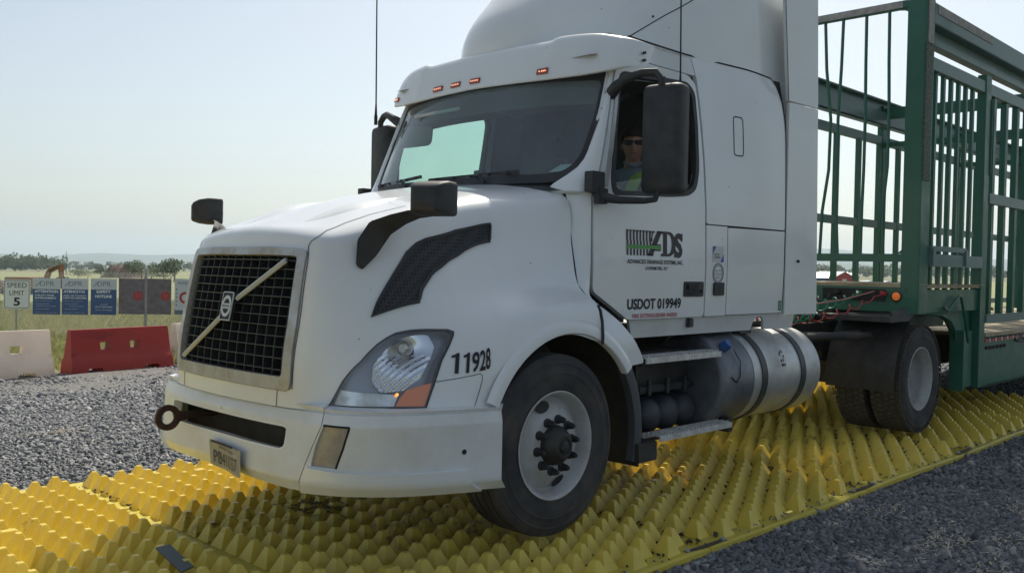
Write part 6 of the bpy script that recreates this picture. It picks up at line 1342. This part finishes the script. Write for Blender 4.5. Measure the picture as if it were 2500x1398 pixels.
mat('shed roof', (.62, .66, .68), rough=.35, metal=.4); SB1 = mat('shed blue', (.03, .09, .22), rough=.6); SR1 = mat('shed red', (.36, .03, .04), rough=.6)
shed(2052, 112, 2.0, 2.4, 1.45, SR1, 'red shed with pale metal roof and white door, seen under the trailer rail'); shed(2034, 120, 2.2, 3.2, 1.35, SB1, 'blue shed with pale metal roof beside the red one', 1.3); shed(2014, 118, 2.0, 3.0, 1.3, SB1, 'blue shed with pale roof half hidden by the cab extender', 1.3); shed(2070, 116, 1.6, 2.0, 1.4, SR1, 'narrow red shed behind the red one with the white door', .4)
def pile(px0, px1, d, label, seed):
    r = np.random.default_rng(seed); a, b = pix(px0, d), pix(px1, d); x, y = (a[0]+b[0])/2, (a[1]+b[1])/2; q = MB()
    for k in range(16):
        t_ = r.uniform(0, 1); p = Vector((a[0]+(b[0]-a[0])*t_, a[1]+(b[1]-a[1])*t_, 0)); z = gp(p.x, p.y)+.35+.45*r.uniform()*(1-abs(t_-.5)); dd = Vector((.7+r.normal(0, .15), -.7, r.normal(0, .05)))*r.uniform(.8, 1.6); q.cyl(p+Vector((0, 0, z))-dd, p+Vector((0, 0, z))+dd, .16, 10)
    q.box((x, y, gp(x, y)+.25), (abs(b[0]-a[0])*.9+.3, abs(b[1]-a[1])*.9+.3, .5)); tag(q.build('pipe_heap', MT['pipe black'] if 'pipe black' in MT else mat('pipe black', (.06, .045, .045), rough=.5)), label, 'pipe heap')
pile(2094, 2128, 84, 'dark pipes heaped in the distance, just right of the sheds', 1); pile(2146, 2182, 82, 'dark pipes heaped in the distance, middle of the gap', 2); pile(2196, 2226, 80, 'dark pipes heaped in the distance beside the trailer corner post', 3)
def van(px, d, label):
    x, y = pix(px, d); z = gp(x, y); t = thing('parked_car', (x, y, z), label, 'car', 'white cars parked in the distance'); R = Matrix.Rotation(-.8, 3, 'Z'); o = Vector((x, y, z)); q = MB()
    q.prism([(-2.2, .35), (2.2, .35), (2.2, .75), (1.9, .85), (1.2, .9), (.7, 1.35), (-1.3, 1.38), (-1.8, .95), (-2.2, .9)], o-R @ Vector((0, .8, 0)), R @ Vector((1, 0, 0)), (0, 0, 1), R @ Vector((0, 1.6, 0))); q.build('body', PAINT, t, bevel=.05); q = MB()
    q.prism([(-1.2, .95), (1.0, .95), (.65, 1.28), (-1.15, 1.3)], o-R @ Vector((0, .82, 0)), R @ Vector((1, 0, 0)), (0, 0, 1), R @ Vector((0, 1.64, 0))); q.build('window', BLACK, t)
    for sx in (-1.4, 1.4):
        for sy in (-.75, .75): q = MB(); q.cyl(o+R @ Vector((sx, sy-.1, .33)), o+R @ Vector((sx, sy+.1, .33)), .33, 16); q.build('wheel', RUBBER, t)
van(2160, 62, 'white car parked in the distance between two trailer bars'); van(2203, 60, 'white car roof showing beside the trailer corner post')
x, y = pix(2350, 70)
# --- haze
q = MB(); q.box((1800, 1800, 0), (9000, 9000, 520)); q.v = [(a, b, -130 if c < 0 else 130) for a, b, c in q.v]
q.v = [(a, b, c) for a, b, c in q.v]; hz = q.build('haze', [], smooth=0); me = hz.data
HZ = bpy.data.materials.new('haze'); HZ.use_nodes = True; t = HZ.node_tree; t.nodes.remove(t.nodes['Principled BSDF']); pv = t.nodes.new('ShaderNodeVolumePrincipled'); pv.inputs['Color'].default_value = (.72, .86, 1.0, 1); pv.inputs['Density'].default_value = 2.6e-4; pv.inputs['Anisotropy'].default_value = .35
t.links.new(pv.outputs[0], t.nodes['Material Output'].inputs['Volume']); me.materials.append(HZ); tag(hz, kind='stuff')
# ================================================================ the driver
PR = thing('person', (1.38, -.60, 1.70), 'driver in sunglasses, grey shirt and lime hi-vis vest at the truck window', 'person')
def skin_body(name, nodes, edges, m, parent, sub=2):
    me = bpy.data.meshes.new(name); me.from_pydata([n[0] for n in nodes], edges, []); o = bpy.data.objects.new(name, me); COL.objects.link(o)
    md = o.modifiers.new('s', 'SKIN'); 
    if not me.skin_vertices: me.attributes  # created with the modifier below
    lay = me.skin_vertices[0] if len(me.skin_vertices) else None
    if lay is None:
        bm = bmesh.new(); bm.from_mesh(me); bm.verts.layers.skin.verify(); bm.to_mesh(me); bm.free(); lay = me.skin_vertices[0]
    for i, n in enumerate(nodes): lay.data[i].radius = n[1] if isinstance(n[1], tuple) else (n[1], n[1])
    lay.data[0].use_root = True
    sb = o.modifiers.new('b', 'SUBSURF'); sb.levels = sb.render_levels = sub
    dg = bpy.context.evaluated_depsgraph_get(); dg.update(); ev = o.evaluated_get(dg); m2 = bpy.data.meshes.new_from_object(ev); bpy.data.objects.remove(o)
    m2.shade_smooth(); o = bpy.data.objects.new(name, m2); m2.materials.clear(); m2.materials.append(m); COL.objects.link(o); attach(o, parent); return o
SKIN = mat('skin', (.42, .22, .165), rough=.55, noise=.15, nscale=20); SHIRT = mat('grey shirt', (.22, .25, .30), rough=.9, noise=.3, nscale=30); VEST = mat('lime vest', (.30, .45, .12), rough=.7, emit=None)
bx, by = 1.40, -.60
body = [((bx+.02, by, 1.74), (.15, .12)), ((bx+.02, by, 1.90), (.15, .12)), ((bx, by, 2.05), (.16, .125)), ((bx-.01, by, 2.13), (.10, .09)), ((bx-.02, by-.01, 2.19), (.058, .058)), ((bx-.03, by-.02, 2.25), (.055, .055)),
        ((bx-.01, by-.19, 2.09), (.065, .06)), ((bx-.10, by-.26, 1.92), (.052, .05)), ((bx-.30, by-.22, 1.93), (.042, .04)), ((bx-.41, by-.15, 2.02), (.030, .028)),
        ((bx-.01, by+.19, 2.09), (.065, .06)), ((bx-.08, by+.26, 1.90), (.052, .05)), ((bx-.28, by+.24, 1.90), (.042, .04)), ((bx-.41, by+.16, 2.0), (.030, .028)),
        ((bx-.08, by-.11, 1.72), (.10, .09)), ((bx-.45, by-.12, 1.72), (.075, .075)), ((bx-.50, by-.12, 1.35), (.05, .05)), ((bx-.08, by+.11, 1.72), (.10, .09)), ((bx-.45, by+.12, 1.72), (.075, .075)), ((bx-.50, by+.12, 1.35), (.05, .05))]
ed = [(0, 1), (1, 2), (2, 3), (3, 4), (4, 5), (3, 6), (6, 7), (7, 8), (8, 9), (3, 10), (10, 11), (11, 12), (12, 13), (0, 14), (14, 15), (15, 16), (0, 17), (17, 18), (18, 19)]
B0 = skin_body('torso', body, ed, SHIRT, PR)
# head turned towards the camera
HC = Vector((bx-.03, by-.03, 2.335)); ang = math.atan2(CAM[1]-HC.y, CAM[0]-HC.x); HR = Matrix.Rotation(ang, 3, 'Z')      # local +x looks out of the face
def hp(x, y, z): return HC+HR @ Vector((x, y, z))
n, M_ = 40, 28; P = np.zeros((M_+1, n+1, 3))
for i in range(M_+1):
    th = math.pi*i/M_; z = math.cos(th)
    for k in range(n+1):
        ph = 2*math.pi*k/n; cx, cy = math.cos(ph), math.sin(ph); rx, ry = .098, .076
        if z < 0: rx *= 1-.20*(-z)**1.5; ry *= 1-.38*(-z)**1.3
        x = rx*math.sin(th)*cx; y = ry*math.sin(th)*cy; zz = .125*z
        if cx > 0:
            x += .026*math.exp(-((y/.014)**2+((zz+.018)/.022)**2)); x -= .010*math.exp(-(((abs(y)-.032)/.016)**2+((zz-.012)/.014)**2)); x += .008*math.exp(-((y/.024)**2+((zz+.058)/.010)**2)); x += .010*math.exp(-((y/.025)**2+((zz+.095)/.018)**2)); x += .006*math.exp(-((y/.05)**2+((zz-.035)/.012)**2))
        P[i, k] = hp(x, y, zz)
q = MB(); grid_mb(P, q)
for s in (-1, 1): q.ball(hp(-.005, s*.078, -.005), (.018, .010, .030), 10, rot=HR)
q.tube([hp(-.02, 0, -.07), (bx-.02, by-.01, 2.17)], [.052, .058], 12); B1 = q.build('head', SKIN, PR, smooth=80)
q = MB(); P2 = []
for i in range(13):
    th = math.pi*.50*i/12
    P2.append([tuple(hp(-.008+.106*math.sin(th)*math.cos(2*math.pi*k/32), .086*math.sin(th)*math.sin(2*math.pi*k/32), .052+.092*math.cos(th)*(1) - (.05*(i/12) if math.cos(2*math.pi*k/32) < .2 else 0))) for k in range(33)])
grid_mb(np.array(P2), q); q.build('hair', mat('dark hair', (.03, .022, .018), rough=.8, bump=.5, bscale=200), PR, smooth=80)
q = MB()
for s in (-1, 1): q.prism(rounded([(-.030, -.018), (.030, -.020), (.032, .016), (-.030, .016)], .012), hp(.098, s*.034, .012), HR @ Vector((0, 1, 0)), (0, 0, 1), HR @ Vector((.006, 0, 0))); q.tube([hp(.095, s*.064, .018), hp(.04, s*.080, .018), hp(-.01, s*.082, .012)], .003, 5)
q.tube([hp(.10, -.008, .016), hp(.10, .008, .016)], .003, 5); q.build('sunglasses', BLACK, PR)
q = MB(); q.bar(hp(.094, -.020, -.058), hp(.094, .020, -.058), .006, .005); B2 = q.build('mouth', mat('lips', (.20, .08, .07)), PR)
# vest panels over both shoulders, collar
q = MB()
for s in (-1, 1):
    pts = [(bx-.155, by+s*.10, 1.90), (bx-.165, by+s*.105, 2.02), (bx-.11, by+s*.12, 2.13), (bx+.0, by+s*.125, 2.175), (bx+.11, by+s*.11, 2.12), (bx+.16, by+s*.10, 1.95)]
    a = np.array(pts); w = .052; rows = [a+[0, -w, -.018], a+[0, 0, .006], a+[0, w, -.016]]; grid_mb(np.array(rows), q)
q.build('vest', VEST, PR, smooth=60)
q = MB(); q.tube([hp(.02, -.06, -.115), hp(.06, -.03, -.135), hp(.075, 0, -.150), hp(.06, .03, -.135), hp(.02, .06, -.115)], .012, 6); q.build('collar', SHIRT, PR)
def hand(w, s):
    w = Vector(w); q = MB(); fw = Vector((-1, 0, .25)).normalized(); sd = Vector((0, -s, 0)); up = fw.cross(sd)
    q.tube([w, w+fw*.03, w+fw*.085], [.024, .034, .030], 8)
    for k, L in enumerate((.070, .078, .073, .058)):
        b = w+fw*.08+Vector((0, 1, 0))*(k-1.5)*.018; q.tube([b, b+fw*L*.4+Vector((0, 0, .006)), b+fw*L*.55-Vector((0, 0, .02)), b+fw*L*.35-Vector((0, 0, .045))], [.0095, .009, .008, .007], 6)
    b = w+fw*.03+Vector((0, s*.03, 0)); q.tube([b, b+Vector((-.02, s*.02, .01)), b+Vector((-.05, s*.018, .0))], [.011, .010, .008], 6); return q
B3 = hand((bx-.41, by-.15, 2.02), 1).build('hand', SKIN, PR); B4 = hand((bx-.41, by+.16, 2.0), -1).build('hand', SKIN, PR)
# one body: torso, head, mouth and hands become a single mesh
q = MB(); ms = []
for k, o in enumerate((B0, B1, B2, B3, B4)):
    q.add([tuple(v.co) for v in o.data.vertices], [tuple(p.vertices) for p in o.data.polygons], k); ms.append(o.data.materials[0])
for o in (B0, B1, B2, B3, B4): bpy.data.objects.remove(o)
q.build('body', ms, PR, smooth=75, recalc=False)
